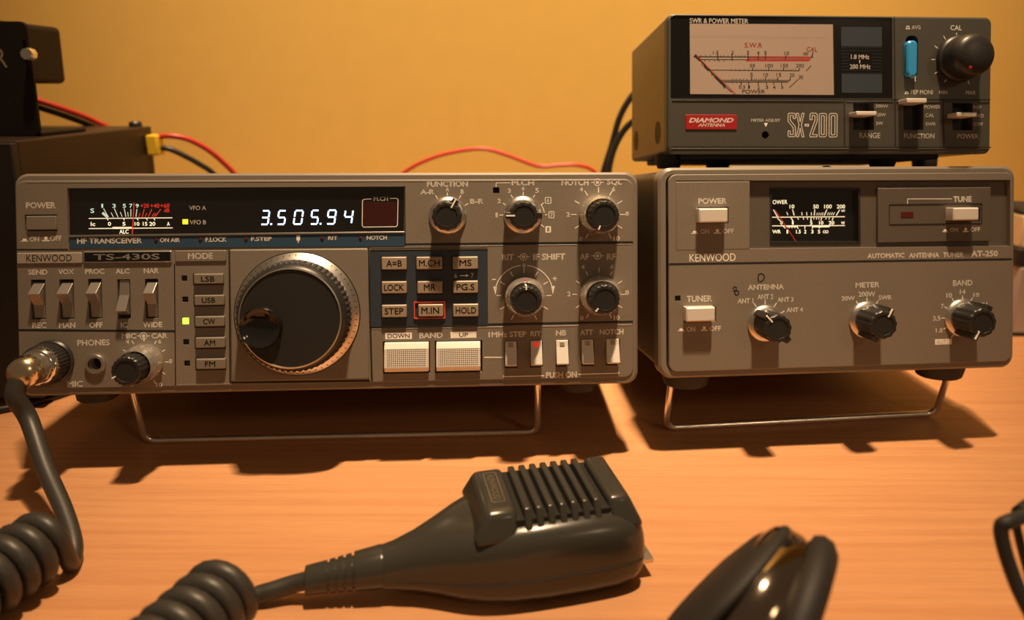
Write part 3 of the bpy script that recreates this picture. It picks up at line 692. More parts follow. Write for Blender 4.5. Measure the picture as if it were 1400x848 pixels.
# recessed meter bay
mw = [AT.uv(*p, -1.4) for p in ((1052.5, 333.2), (1176.3, 332.8), (1175.3, 257), (1052.5, 257))]
mb = MB(); mb.plate(rec, -3, -1.4, [mw]); bay = mb.build('meter_bay', 'bay', tn, smooth=0)
pp = MB(); pp.box(*AT.rect(924, 248, 1025.4, 342, .9), -1.3, .9, .3, .35); pplate = pp.build('power_plate', 'panel', tn, smooth=20)
pp = MB(); pp.box(*AT.rect(1200.8, 256.6, 1355, 330.8, .3), -1.3, .2, .3, .3); tplate = pp.build('tune_plate', 'bay', tn, smooth=20)
pp = MB(); pp.frame(*AT.rect(1215.6, 278.6, 1342.6, 306.4, .3), .25, .15, .42); pp.build('tune_frame', 'recess', tplate, smooth=0)
# meter
mb = MB(); mb.flat(mw, -3.6); met = mb.build('meter', 'sx_win', tn, smooth=0)
mb = MB(); i_ = [AT.uv(*p, -1.2) for p in ((1055, 330.5), (1173.5, 330.2), (1172.8, 260), (1055, 260))]; mb.plate(mw, -3.5, -1.0, [i_], hole_w=-3.5); mb.build('meter_frame', 'recess', met, smooth=0)
pr = Print(AT, -3.5)
for r in (('OWER', 1056.3, 273.5, 1076.5, 279.2), ('10', 1079.4, 279.7, 1086, 285.2), ('50', 1111.8, 279.7, 1119.2, 285.2), ('100', 1126.8, 279.7, 1137.2, 285.2), ('200', 1144, 279.7, 1155.4, 285.2), ('W', 1150, 286.6, 1155.5, 290.2),
          ('0', 1066.8, 302.4, 1070, 307.4), ('1', 1082.8, 302.2, 1085, 307.3), ('5', 1107.4, 302.2, 1110.8, 307.4), ('10', 1119.8, 302.2, 1125.7, 307.3), ('20', 1133, 302.2, 1140.6, 307.3), ('W', 1150, 302.8, 1155, 307),
          ('WR', 1056, 314.4, 1067.4, 319.4), ('1', 1075.4, 314.2, 1077.6, 319.4), ('1.5', 1088.4, 314.2, 1094.8, 319.4), ('2', 1099.2, 314.2, 1102.4, 319.4), ('3', 1109, 314.2, 1112.2, 319.4), ('5', 1118.2, 314.2, 1121.4, 319.4)): pr.t(*r, .018)
pr.arc(1127.1, 317, 1.7, 0, 360, .3, 12); pr.arc(1130.6, 317, 1.7, 0, 360, .3, 12)
def z2(x, y): return (860+x/4.375, 210+y/4.375)
pr.l([z2(856, 381), z2(1291, 378)], .38); pr.l([z2(856, 433), z2(1291, 431)], .38); pr.l([z2(940, 437), z2(1010, 437)], .5); pr.l([z2(1095, 436), z2(1200, 435)], .9)
for (a, b), (c, d), t in (((864, 336), (888, 378), .6), ((943, 350), (950, 368), .35), ((978, 334), (988, 370), .5), ((1033, 350), (1035, 370), .35), ((1062, 350), (1064, 370), .35), ((1090, 352), (1091, 370), .35), ((1111, 334), (1108, 370), .5),
                          ((1126, 354), (1123, 370), .3), ((1138, 354), (1134, 370), .3), ((1150, 354), (1145, 370), .3), ((1161, 352), (1156, 370), .3), ((1184, 334), (1168, 370), .5), ((1194, 352), (1186, 368), .3), ((1206, 352), (1197, 368), .3), ((1218, 352), (1209, 368), .3), ((1230, 352), (1221, 368), .3), ((1260, 336), (1240, 370), .5),
                          ((968, 384), (980, 402), .45), ((1008, 384), (1014, 395), .3), ((1042, 384), (1045, 395), .3), ((1066, 384), (1068, 395), .3), ((1088, 384), (1089, 402), .45), ((1106, 384), (1106, 394), .3), ((1122, 384), (1121, 394), .3), ((1136, 384), (1134, 394), .3), ((1152, 384), (1148, 400), .4), ((1180, 384), (1176, 394), .3), ((1200, 384), (1195, 394), .3), ((1222, 384), (1214, 400), .4),
                          ((955, 437), (960, 447), .3), ((972, 437), (976, 447), .3), ((990, 437), (993, 447), .3), ((1005, 437), (1012, 450), .4), ((1052, 435), (1052, 450), .4), ((1098, 435), (1096, 450), .4), ((1143, 435), (1137, 448), .4), ((888, 386), (906, 405), .5), ((918, 430), (935, 448), .5)):
    pr.l([z2(a, b), z2(c, d)], t)
pr.build('meter_scale', ['lit_print'], met)
nb = MB(); nb.line([AT.uv(1060, 287.5, -3.1), AT.uv(1088, 330, -3.1)], .42, -3.1); nb.build('meter_needle', 'red_print', met, smooth=0)
gb = MB(); gb.plate(i_, -1.9, -1.5); gb.build('meter_pane', 'glass', met, smooth=0)
# push keys
for box_, h, w0, nm in (((956.2, 285, 995.4, 304.3), 5.2, -1, 'power_key'), ((1304, 284, 1338.9, 301.3), 5.6, -1, 'tune_key'), ((938.5, 420.4, 978, 439.8), 5.2, -1, 'tuner_key')):
    key(AT, tn, *box_, h, 'silver_key', nm, r=.3, ch=.6, w0=w0)
slit(pplate, [rrect(*AT.rect(953.6, 283, 996, 305.2, .93))], .93); slit(tplate, [rrect(*AT.rect(1298, 282.8, 1340.4, 302.6, .24))], .24)
lb = MB(); lb.box(*AT.rect(1232, 289.6, 1249, 296.9, .4), .1, .45, 0, .1); lb.build('indicator_lamp', 'dim_led', tn, smooth=0)
lb = MB(); lb.box(*AT.rect(923.3, 404.8, 930, 411, -.5), -1.4, -.3, 0, .1); lb.build('indicator_lamp', 'dark_led', tn, smooth=0)
pr = Print(AT, .96)
pr.t('POWER', 954.9, 271, 993.4, 278.7, .026); pr.t('ON', 957.6, 313.3, 969.4, 319.8, .014); pr.t('OFF', 988, 312.8, 1003.4, 319.4, .014); pr.onglyph(945, 315.8, 954.5, 319.8, False); pr.onglyph(975.8, 313.5, 985.8, 319.5, True)
pr.build('lettering', ['white'], pplate)
pr = Print(AT, .25); pr.t('TUNE', 1303.4, 268.4, 1328.5, 276.2, .028); pr.l([(1240.8, 279), (1240.8, 272.1), (1301.4, 271.9)], .3); pr.t('ON', 1299, 311.6, 1309.5, 317, .014); pr.t('OFF', 1326.8, 310.8, 1340, 317, .014)
pr.onglyph(1288.2, 313.6, 1296.2, 317.4, False); pr.onglyph(1316.4, 311.6, 1324.2, 317.2, True); pr.build('lettering', ['white'], tplate)
pr = Print(AT, .86); Bn = .026
for r in (('KENWOOD', 942.7, 347, 1005.7, 357.6, .0), ('AUTOMATIC', 1186, 346.2, 1236.7, 353, .032), ('ANTENNA', 1242.8, 345.6, 1284.1, 352.4, .032), ('TUNER', 1289.3, 345, 1317.5, 351.8, .032), ('AT-250', 1328, 342.8, 1364.2, 351, .032),
          ('TUNER', 938.8, 404.3, 973.5, 412.8, Bn), ('ON', 938.8, 446.7, 950.5, 453.6, Bn), ('OFF', 969.7, 445.8, 985.8, 452.6, Bn),
          ('ANTENNA', 1022.4, 389, 1071.6, 396.3, Bn), ('ANT 1', 1008.6, 408, 1030, 414.8, Bn), ('ANT 2', 1035.6, 402.3, 1057.2, 409.2, Bn), ('ANT 3', 1062.8, 406.4, 1084.8, 413, Bn), ('ANT 4', 1075.4, 420.5, 1097.6, 427, Bn),
          ('METER', 1169.7, 386, 1202.4, 393.1, Bn), ('20W', 1150.6, 405, 1168.6, 411.2, Bn), ('200W', 1173.6, 398.8, 1196.8, 406, Bn), ('SWR', 1201.2, 403.8, 1219.2, 410.2, Bn),
          ('BAND', 1303, 383, 1329.6, 390.8, Bn), ('10', 1293.8, 400.7, 1301.6, 407.6, Bn), ('14', 1312.2, 396, 1320, 402.4, Bn), ('18', 1330.6, 400.4, 1338.8, 406.6, Bn), ('21', 1342, 413.4, 1349.6, 419.4, Bn), ('24.5', 1345.5, 430.4, 1359.6, 436.2, Bn), ('7', 1286.5, 415.8, 1290.3, 422.3, Bn), ('3.5', 1275.4, 432, 1285.8, 438.8, Bn), ('1.8', 1279.4, 448.8, 1288.8, 455.2, Bn)): pr.t(*r)
pr.onglyph(926.6, 449.2, 935.8, 453, False); pr.onglyph(958.2, 446.6, 967.4, 452.4, True)
def z5(x, y): return (860+x/3.263, 360+y/3.263)
def z6(x, y): return (1120+x/3.261, 360+y/3.261)
for a, b in ((z5(556, 178), z5(569, 195)), (z5(607, 163), z5(607, 184)), (z5(658, 177), z5(647, 194)), (z5(693, 213), z5(678, 223)), (z6(165, 168), z6(173, 183)), (z6(213, 153), z6(213, 173)), (z6(263, 167), z6(254, 182)),
             (z6(592, 156), z6(602, 172)), (z6(639, 143), z6(639, 161)), (z6(684, 153), z6(675, 169)), (z6(558, 193), z6(573, 204)), (z6(544, 245), z6(563, 245)), (z6(554, 294), z6(570, 285)), (z6(588, 332), z6(602, 317))): pr.l([a, b], .4)
pr.fill(1278.4, 463.6, 1301.2, 471.2, dw=0)
# hand-written marker letters over the antenna knob
pr.l([(1037.5, 386), (1036.3, 380.5), (1037.5, 375.2)], .55, 1); pr.l([(1036.4, 376.2), (1040, 373.9), (1044, 375.6), (1045.2, 379.5), (1043, 383.6), (1038.6, 386)], .55, 1)
pr.l([(1003, 396.2), (1004.4, 400), (1006.2, 404)], .55, 1); pr.l([(1001.6, 395), (1004, 392.3), (1007, 393), (1006.4, 396.6), (1004.2, 398.2), (1008.6, 397.4), (1010.3, 400), (1009, 403), (1006, 404)], .5, 1)
pr.w = .90; pr.t('AUTO', 1280.2, 464.8, 1299.4, 470.2, .0, mi=2); pr.build('lettering', ['white', 'black_print', 'grey_print'], fp)
for px, py, ang, back, nm in ((1046.4, 442.2, 132, -48, 'antenna_knob'), (1185, 437.4, 60, 240, 'meter_knob'), (1315.6, 434.6, -117, 63, 'band_knob')):
    knob(AT, tn, px, py, 24.4, 18.6, 13.5, pointer=ang, tabs=(ang, back), skirt='satin', name=nm, w0=.8)
# top screw of the cabinet
mb = MB(); u, v = AT.uv(1130, 226, -14); pts = []

n = 20; rings = []
for rr, vv in ((2.6, H2-1.2), (2.6, H2-.2), (2.1, H2+.7), (1.0, H2+1.1)):
    rings.append([mb.pt(u+rr*math.cos(2*math.pi*i/n), vv, -14+rr*math.sin(2*math.pi*i/n)) for i in range(n)])
for a, b in zip(rings[:-1], rings[1:]): mb.bridge(a, b)
mb.face(rings[-1]); mb.build('cabinet_screw', 'knob', tn)

# ================================================================== SWR and power meter on top of the tuner
SX = Dev((142.309, 325.835, 138.899), .157421, .059005)
W3, H3, D3 = 155.2, 64.2, 77.2
sx = empty('power_meter', SX.o, 'dark power meter with pale needle dial and blue slide button, on top of the tuner', 'power meter', SX.rot)
# pressed-steel case, side vents, feet
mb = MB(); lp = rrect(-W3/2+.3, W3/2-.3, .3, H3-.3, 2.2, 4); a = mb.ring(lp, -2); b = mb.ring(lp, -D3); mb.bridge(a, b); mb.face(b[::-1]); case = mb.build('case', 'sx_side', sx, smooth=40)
for px, py, r in ((898.9, 181.5, 5.6), (869.6, 192.5, 5.6)):
    # on the left side wall
    best = None
    for dd in range(4, 76):
        p = SX.loc(-W3/2+.3, 12, -dd); 
        f = p-Vector((0, 0, CAM_H)); z = f.dot(FW); x = CX+F_PX*f.dot(RT)/z
        if best is None or abs(x-px) < best[0]: best = (abs(x-px), dd)
    dd = best[1]; bv = None
    for k in range(0, 640):
        p = SX.loc(-W3/2+.3, k*.1, -dd); f = p-Vector((0, 0, CAM_H)); y = CY-F_PX*f.dot(UP)/f.dot(FW)
        if bv is None or abs(y-py) < bv[0]: bv = (abs(y-py), k*.1)
    mb = MB(); n = 24; c = [mb.pt(-W3/2+.24, bv[1]+r*math.cos(2*math.pi*i/n), -dd+r*math.sin(2*math.pi*i/n)) for i in range(n)]; mb.face(c)
    mb.build('case_screw_hole', 'recess', case, smooth=0)
for px, dd in ((914, 16), (981, 60), (1206, 16), (1264, 60)):
    mb = MB(); u = SX.uv(px, 214, -dd)[0]; n = 24; rings = []
    for rr, vv in ((6.5, .5), (6.2, -3.2), (5.2, -6.0), (1, -6.0)):
        rings.append([mb.pt(u+rr*math.cos(2*math.pi*i/n), vv, -dd+rr*math.sin(2*math.pi*i/n)) for i in range(n)])
    for a, b in zip(rings[:-1], rings[1:]): mb.bridge(a, b)
    mb.face(rings[-1]); mb.build('foot', 'rubber', sx)
mb = MB(); mb.box(-W3/2+8, W3/2-22, -2.2, .6, -D3+4, -5, 1, .4); mb.build('bottom_plate', 'recess', sx, smooth=20)
# moulded front
mb = MB()
win = [SX.uv(*p, 0) for p in ((917, 134.2), (1220, 134.6), (1219.6, 24), (917, 21.2))]
hw = [[SX.uv(*p, 0) for p in q] for q in (((1166.6, 177.8), (1195, 177.8), (1194.8, 139.8), (1166.4, 139.6)), ((1235.2, 177.8), (1262.6, 177.8), (1262.4, 139.8), (1235, 139.8)), ((1302.2, 178.2), (1329.8, 178.2), (1329.6, 141), (1302, 140.8)))]
bs = rrect(*SX.rect(1238, 48.6, 1254.9, 107.2, 0), 2.4, 8)
mh = circ(*SX.uv(1046.4, 184.4, 0), SX.size(1046.4, 184.4, 5), 20)
mb.plate(rrect(-W3/2, W3/2, 0, H3, 3.2, 8), -5, 0, [win]+hw+[bs, mh], ch=.9); fr = mb.build('front_panel', 'sx', sx, smooth=25)
slit(fr, [rrect(-W3/2+2, W3/2-2, 2, H3-2, 1)], -4.6, name='panel_backing')
g = MB()
for pts, t in ((((919, 135.6), (1354, 136.6)), .7), (((1154.3, 138), (1154.8, 200)), .7), (((1222.6, 24), (1224.2, 200)), .7), (((1289.5, 138), (1290.6, 200)), .7), (((917, 200.8), (1355, 201.5)), .5)):
    g.line([SX.uv(x, y, .04) for x, y in pts], t, .04)
g.build('panel_seam', 'recess', fr, smooth=0)
g = MB()
for pts, t in ((((919, 137), (1153.5, 138.3)), .35), (((1157, 138.3), (1222, 139)), .35), (((1226, 139), (1288.5, 139)), .35), (((1292, 139), (1353, 139.6)), .35), (((918, 203.4), (1354, 204)), .3)):
    a, b = [SX.uv(x, y, .3) for x, y in pts]; g = MB(); g.box(a[0], b[0], a[1]-t/2, a[1]+t/2, -.2, .35, 0, .12); g.build('panel_ridge', 'sx', fr, smooth=0)
mb = MB(); mb.flat(win, -.40); wnd = mb.build('meter_window', 'sx_win', sx, smooth=0)
# dial card behind its clear cover
dl = [SX.uv(*p, -.36) for p in ((943.6, 128.6), (1140, 129.8), (1138.6, 33.4), (943, 32.4))]
mb = MB(); mb.flat(dl, -.36); dc = mb.build('dial_card', 'dial', wnd, smooth=0)
pr = Print(SX, -.32)
def zs(x, y): return (850+x/3.687, y/3.687)
for t, a, b, c, d, mi in (('S.W.R', 620, 216, 708, 240, 1), ('CAL', 932, 237, 986, 260, 1), ('1.5', 460, 256, 488, 273, 0), ('2', 552, 256, 565, 273, 0), ('3', 630, 256, 642, 273, 0), ('4', 682, 258, 695, 275, 0), ('5', 718, 258, 731, 275, 0), ('10', 820, 260, 844, 277, 0),
                          ('50', 646, 322, 672, 340, 0), ('100', 724, 322, 763, 340, 0), ('150', 802, 322, 839, 340, 0), ('200', 879, 322, 919, 340, 0), ('5', 648, 367, 661, 385, 0), ('10', 714, 368, 738, 386, 0), ('15', 780, 368, 804, 386, 0), ('20', 847, 369, 871, 387, 0), ('W', 891, 378, 916, 403, 0),
                          ('0.5', 591, 430, 623, 447, 0), ('1', 638, 430, 646, 447, 0), ('2', 684, 431, 696, 448, 0), ('3', 726, 431, 738, 448, 0), ('4', 762, 431, 775, 448, 0), ('5', 803, 431, 815, 448, 0), ('POWER', 607, 452, 723, 471, 0), ('0', 401, 316, 412, 331, 0), ('0', 451, 367, 462, 381, 0), ('0', 512, 431, 524, 446, 0)):
    p, q = zs(a, b), zs(c, d); pr.t(t, *p, *q, .004, mi=mi)
pr.arc(*zs(922, 271), 1.6, 0, 360, .25, 12); pr.arc(*zs(934, 271), 1.6, 0, 360, .25, 12)
for a, b, t, mi in (((362, 286), (965, 288), .4, 0), ((385, 300), (950, 302), .3, 0), ((640, 291), (955, 292), .8, 1), ((625, 305), (945, 305), .6, 1), ((436, 353), (895, 357), .3, 0), ((495, 405), (850, 406), .3, 0), ((505, 413), (840, 413), .4, 0), ((368, 278), (398, 305), 1.3, 0), ((415, 330), (440, 355), 1.1, 0), ((470, 385), (522, 437), 1.1, 0), ((398, 305), (470, 385), .5, 0), ((955, 330), (930, 358), .3, 0), ((890, 400), (845, 442), .3, 0), ((522, 437), (555, 465), .3, 0)): pr.l([zs(*a), zs(*b)], t, mi)
for x, y0, y1, t in [(485, 273, 306, .5), (557, 273, 306, .5), (637, 274, 306, .5), (689, 275, 300, .4), (724, 275, 300, .4), (826, 278, 300, .5), (960, 262, 290, .5)]+[(400+i*24, 276, 288, .25) for i in range(3)]+[(500+i*18, 278, 288, .25) for i in range(3)]+[(575+i*15, 278, 288, .25) for i in range(4)]+[(420+i*24, 300, 310, .25) for i in range(5)]+[(660, 342, 357, .5), (741, 342, 357, .5), (815, 342, 357, .5), (893, 344, 357, .5)]+[(552+i*22, 348, 357, .25) for i in range(5)]+[(676+i*13, 348, 357, .25) for i in range(5)]+[(754+i*12, 348, 357, .25) for i in range(5)]+[(828+i*12, 348, 357, .25) for i in range(5)]+[(655, 388, 405, .5), (725, 388, 405, .5), (786, 390, 405, .5), (848, 392, 405, .5)]+[(560+i*18, 396, 405, .25) for i in range(5)]+[(668+i*11, 396, 405, .25) for i in range(5)]+[(738+i*10, 396, 405, .25) for i in range(5)]+[(560+i*20, 412, 420, .25) for i in range(3)]+[(603, 412, 430, .4), (640, 412, 428, .4), (688, 412, 428, .4), (730, 412, 428, .4), (766, 412, 428, .4), (806, 412, 428, .4)]:
    k = (x-640)/320*4; pr.l([zs(x+k, y0), zs(x-k*.3, y1)], t)
pr.t('SWR & POWER METER', 943, 25.1, 1023, 31.9, .012, mi=2)
pr.build('dial_scale', ['black_print', 'red_print', 'white'], dc)
nb = MB(); nb.line([SX.uv(*zs(380, 284), -.2), SX.uv(*zs(575, 473), -.2)], .3, -.2); nb.build('meter_needle', 'red_print', dc, smooth=0)
cv = MB(); ol = [SX.uv(*p, .5) for p in ((942.5, 129.2), (1141, 130.4), (1139.4, 33), (942, 31.8))]; il = [SX.uv(*p, .5) for p in ((946, 125.2), (1131, 125.8), (1130.5, 41.5), (945.6, 38.4))]
cv.plate(ol, -.30, .9, [il], hole_w=.5); cv.cap(il, .5); cv.build('dial_cover', 'glass', dc, smooth=0)
# frequency label beside the dial
mb = MB(); mb.flat([SX.uv(*p, -.37) for p in ((1151, 126.8), (1206, 126.8), (1205.6, 37), (1150, 36.8))], -.37); fl = mb.build('range_label', 'keypad', wnd, smooth=0)
pr = Print(SX, -.33); pr.fill(1150, 63.4, 1206, 101.2, mi=1)
for i in range(9): pr.l([(1150.2, 65+i*4.4), (1205.8, 65.1+i*4.4)], .14, 2)
pr.w = -.29; pr.fill(1161, 73.4, 1192, 95, mi=1); pr.w = -.28
pr.t('1.8 MHz', 1163.4, 74.6, 1188.4, 80.7, .012); pr.l([(1175.5, 82), (1175.5, 86.4)], .3); pr.t('200 MHz', 1162, 88, 1190.2, 94.2, .012); pr.build('lettering', ['white', 'sx_win', 'keypad'], fl)
# red maker's badge
mb = MB(); mb.box(*SX.rect(937.6, 156.8, 1007.4, 176.9, .4), -.1, .4, .2, .12); bd = mb.build('badge', 'red_badge', sx, smooth=0)
pr = Print(SX, .44); pr.t('DIAMOND', 942, 161.2, 1002.8, 167.7, .03, .25); pr.t('ANTENNA', 954.4, 168.8, 991, 173.2, .02, .25); pr.build('lettering', ['white'], bd)
pr = Print(SX, .05)
for r in (('METER ADJUST', 1027, 162.6, 1066.6, 167.6, .01), ('CAL', 1299.6, 34.6, 1314.9, 41.3, .0), ('AVG', 1246.7, 34.6, 1258.5, 40, .01), ('PEP MONI', 1245.3, 123, 1275.2, 129, .01), ('MIN', 1284, 124.2, 1295, 128.3, .0), ('MAX', 1320.8, 124.3, 1333.6, 129, .0),
          ('200W', 1196.8, 142.8, 1214.2, 147.2, .004), ('20W', 1199, 154.6, 1211.2, 159.2, .004), ('5W', 1197.8, 166.4, 1207, 171, .004), ('RANGE', 1175, 181.7, 1203.4, 189, .006),
          ('POWER', 1263.8, 143.8, 1286.2, 148.7, .004), ('CAL', 1265.2, 155.2, 1277, 160, .004), ('SWR', 1265.6, 167.4, 1279.4, 171.8, .004), ('FUNCTION', 1236, 182.6, 1277.5, 189.3, .008),
          ('REF', 1330.8, 144.6, 1341.8, 148.8, .004), ('FWD', 1331, 156, 1344.8, 160.6, .004), ('OFF', 1331.6, 167.4, 1344, 172.2, .004), ('POWER', 1309, 183.1, 1337.8, 189.5, .006)): pr.t(*r)
pr.poly([(1044.4, 168.2), (1047, 173.8), (1049.8, 168.2)])
def gl(x, y, deep):
    h = 3.6 if deep else 2.4
    pr.l([(x-3, y), (x-1.6, y), (x-1.6, y-h), (x+1.6, y-h), (x+1.6, y), (x+3, y)], .3); pr.l([(x-1.6, y), (x+1.6, y)], .25)
gl(1241.2, 39.4, True); gl(1239.8, 128, False); pr.l([(1251.2, 104.5), (1251.2, 111.5)], .35)
for (a, b), (c, d) in (((692, 165), (692, 184)), ((627, 181), (637, 199)), ((582, 231), (598, 243)), ((565, 300), (584, 300)), ((582, 371), (598, 362)), ((631, 414), (641, 402)), ((748, 403), (758, 424)), ((797, 371), (805, 376))): pr.l([(1120+a/3.686, b/3.686), (1120+c/3.686, d/3.686)], .3)
# tall outlined model lettering drawn stroke by stroke
def stroke(pts, t=.24):
    pr.l(pts, t)
def box_letter(x0, x1, y0, y1, kind):
    e = 2.0
    if kind == '0':
        for k in (0, 3.0): pr.boxl(x0+k, y0+k, x1-k, y1-k, .24, .9-.15*k)
    elif kind == '2':
        stroke([(x0, y0+9), (x0, y0+1.5), (x0+1.5, y0), (x1-1.5, y0), (x1, y0+1.5), (x1, y0+11), (x0+3.2, y1-3), (x1, y1-3), (x1, y1), (x0, y1), (x0, y1-4), (x1-3, y0+10), (x1-3, y0+3), (x0+3, y0+3), (x0+3, y0+9), (x0, y0+9)])
    elif kind == 'S':
        stroke([(x1, y0+7.5), (x1, y0+1.5), (x1-1.5, y0), (x0+1.5, y0), (x0, y0+1.5), (x0, y0+11), (x1-3, y0+20), (x1-3, y1-3), (x0+3, y1-3), (x0+3, y1-8), (x0, y1-8), (x0, y1-1.5), (x0+1.5, y1), (x1-1.5, y1), (x1, y1-1.5), (x1, y0+18.5), (x0+3, y0+9.5), (x0+3, y0+3), (x1-3, y0+3), (x1-3, y0+7.5), (x1, y0+7.5)])
    elif kind == 'X':
        cx, cy = (x0+x1)/2, (y0+y1)/2
        stroke([(x0, y0), (x0+3, y0), (cx, cy-4), (x1-3, y0), (x1, y0), (cx+1.6, cy), (x1, y1), (x1-3, y1), (cx, cy+4), (x0+3, y1), (x0, y1), (cx-1.6, cy), (x0, y0)])
    elif kind == '-':
        pr.boxl(x0, y0, x1, y1, .3, .1)
for k, a, b, y0, y1 in (('S', 1077.4, 1087.4, 154.8, 187), ('X', 1088.6, 1099.4, 154.8, 187.2), ('-', 1100.4, 1106, 169.6, 172.8), ('2', 1107.4, 1117.2, 154.8, 187.2), ('0', 1119.6, 1130.2, 154.8, 187.5), ('0', 1133.2, 1144.8, 154.8, 187.8)): box_letter(a, b, y0, y1, k)
pr.build('lettering', ['white'], fr)
# blue slide button
mb = MB(); mb.box(*SX.rect(1239.4, 55.4, 1254, 104.6, 2), -2, 2.6, 2.1, .7); mb.build('slide_button', 'blue', sx, smooth=40)
# lever switches
for x0, y0, x1, y1 in ((1171.4, 152.2, 1198.8, 157.6), (1240.2, 134.4, 1267.4, 140.4), (1309, 153.6, 1335.8, 159.2)):
    u0, u1, v0, v1 = SX.rect(x0, y0, x1, y1, 7); mb = MB(); mb.box(u0, u1, v0, v1, -4, 7, .2, .3); mb.build('lever', 'silver_key', sx, smooth=20)
# calibration knob
u, v = SX.uv(1310.5, 80.6, 0); R = SX.size(1310.5, 80.6, 30.6)
mb = MB(); mb.lathe(u, v, [(R, .1), (R, 1.6), (R*.96, 2.4), (R*.90, 2.8), (R*.89, 8.5), (R*.87, 10.4), (R*.78, 12.0), (R*.6, 13.0), (R*.3, 13.5), (R*.02, 13.6)], 64); cal = mb.build('calibration_knob', 'knob', sx, smooth=50)
mb = MB(); a_ = math.radians(-118); mb.lathe(u+R*.66*math.cos(a_), v+R*.66*math.sin(a_), [(.8, 11.5), (.8, 13.0), (.3, 13.2)], 12); mb.build('index_dot', 'red_badge', cal)

# ================================================================== hand microphone with coiled cord
MIC_O = Vector((8, 223, 0)); MYAW = math.radians(13.5)
mc = empty('hand_microphone', MIC_O, 'charcoal hand microphone with slotted grille and coiled cord, lying before the transceiver', 'microphone', (0, 0, MYAW))
MI = Matrix.Rotation(-MYAW, 3, 'Z')
def mloc(p): return MI @ (Vector(p)-MIC_O)
def loft(mb, st, nq=10, seam=None):
    """stations (x, half width front, half width back, z bottom, z top, squareness)"""
    rings = []
    for x, hf, hb, z0, z1, e in st:
        ring = []; zm = z0+(z1-z0)*.40
        for k in range(4*nq):
            a = 2*math.pi*k/(4*nq); c, s = math.cos(a), math.sin(a)
            yy = math.copysign(abs(c)**(2/e), c); zz = math.copysign(abs(s)**(2/e), s)
            y = yy*(hb if yy > 0 else hf); z = zm+zz*((z1-zm) if zz > 0 else (zm-z0))
            if seam is not None and abs(k-2*nq) in (0,) or (seam is not None and k == 0): y *= .965
            ring.append(mb.P((x, y, z)))
        rings.append(ring)
    for a, b in zip(rings[:-1], rings[1:]): mb.bridge(a, b)
    mb.face(rings[0][::-1]); mb.face(rings[-1]); return rings
ST = [(-57, 6.6, 6.6, 3.6, 17.2, 2.2), (-53, 7.4, 7.2, 3.2, 18, 2.3), (-46, 9.4, 9.0, 2.5, 20.2, 2.5), (-39, 12.4, 12, 1.8, 22.8, 2.7), (-32, 15.8, 15.5, 1.0, 25.2, 3.0), (-25, 18.3, 18, .6, 27.2, 3.3), (-16, 19.8, 19.4, .3, 28.6, 3.6), (-4, 20.4, 19.8, .2, 29.2, 3.9), (10, 20.4, 19.8, .2, 29.3, 3.9), (20, 20.0, 19.4, .3, 29.0, 3.9), (26, 19.0, 18.6, .8, 27.8, 3.6), (29.4, 17.4, 17.2, 2.2, 25.4, 3.3), (31, 15, 15, 4.4, 22.4, 3.0)]
mb = MB(); loft(mb, ST, 12); body = mb.build('microphone_body', 'mic', mc, smooth=60)
mb = MB(); seam_pts = [(x, -(hf+.02), z0+(z1-z0)*.40) for x, hf, hb, z0, z1, e in ST[1:-1]]
mb.tube(spline(seam_pts, 4), .28, 8); mb.build('shell_seam', 'mic_dark', body, smooth=60)
# raised speaker block: sloping shoulders, then slats with open slots between
def block(mb, x0, x1, y0, y1, z0, z1, sx0=0, sx1=0, sy=2.2):
    b = [(x0, y0, z0), (x1, y0, z0), (x1, y1, z0), (x0, y1, z0)]; t = [(x0+sx0, y0+sy, z1), (x1-sx1, y0+sy, z1), (x1-sx1, y1-sy*.6, z1), (x0+sx0, y1-sy*.6, z1)]
    i = [mb.P(p) for p in b+t]
    for f in ((3, 2, 1, 0), (4, 5, 6, 7), (0, 1, 5, 4), (1, 2, 6, 5), (2, 3, 7, 6), (3, 0, 4, 7)): mb.face([i[k] for k in f])
mb = MB(); block(mb, -28.5, -13.2, -17, 17.4, 23.5, 33.0, 4.8, 0, 4.6); hb = mb.build('grille_head', 'mic', mc, smooth=60, bevel=2.2)
mb = MB(); block(mb, 18.2, 30.2, -17, 17.4, 23, 32.8, 0, 4.6, 4.6); mb.build('grille_tail', 'mic', mc, smooth=60, bevel=1.6)
mb = MB(); block(mb, -14, 19, -14.2, 16.2, 24, 29.8, 0, 0, .5); mb.build('grille_cavity', 'mic_dark', mc, smooth=30)
nb_ = 7; pit = 32.0/8
for k in range(nb_):
    x0 = -13.6+pit*(k+1)-1.5; mb = MB(); block(mb, x0, x0+2.55, -17, 17.2, 24, 32.9, .1, .1, 4.6); mb.build('grille_slat', 'mic', mc, smooth=60, bevel=.6)
# small framed badge on the head of the grille block
mb = MB(); zt = 33.04
def mflat(loop, z):
    ids = [mb.P((x, y, z)) for x, y in loop]; mb.face(ids)
cx_, cy_ = -18.4, 2.2; a0, b0 = 2.4, 9.2
o_ = rrect(cx_-a0, cx_+a0, cy_-b0, cy_+b0, .8, 3); i_2 = rrect(cx_-a0+.4, cx_+a0-.4, cy_-b0+.4, cy_+b0-.4, .6, 3)
A = [mb.P((x, y, zt)) for x, y in o_]; Bq = [mb.P((x, y, zt)) for x, y in i_2]; mb.bridge(A, Bq)
V, Fc = glyphs('KENWOOD', .0, 0); xm = max(p[0] for p in V); ym = max(p[1] for p in V); ids = [mb.P((cx_-1.2+2.4*(y/ym), cy_+7.6-15.2*(x/xm), zt)) for x, y in V]
for f in Fc: mb.face([ids[k] for k in f])
mb.build('badge', 'brass', hb, smooth=0)
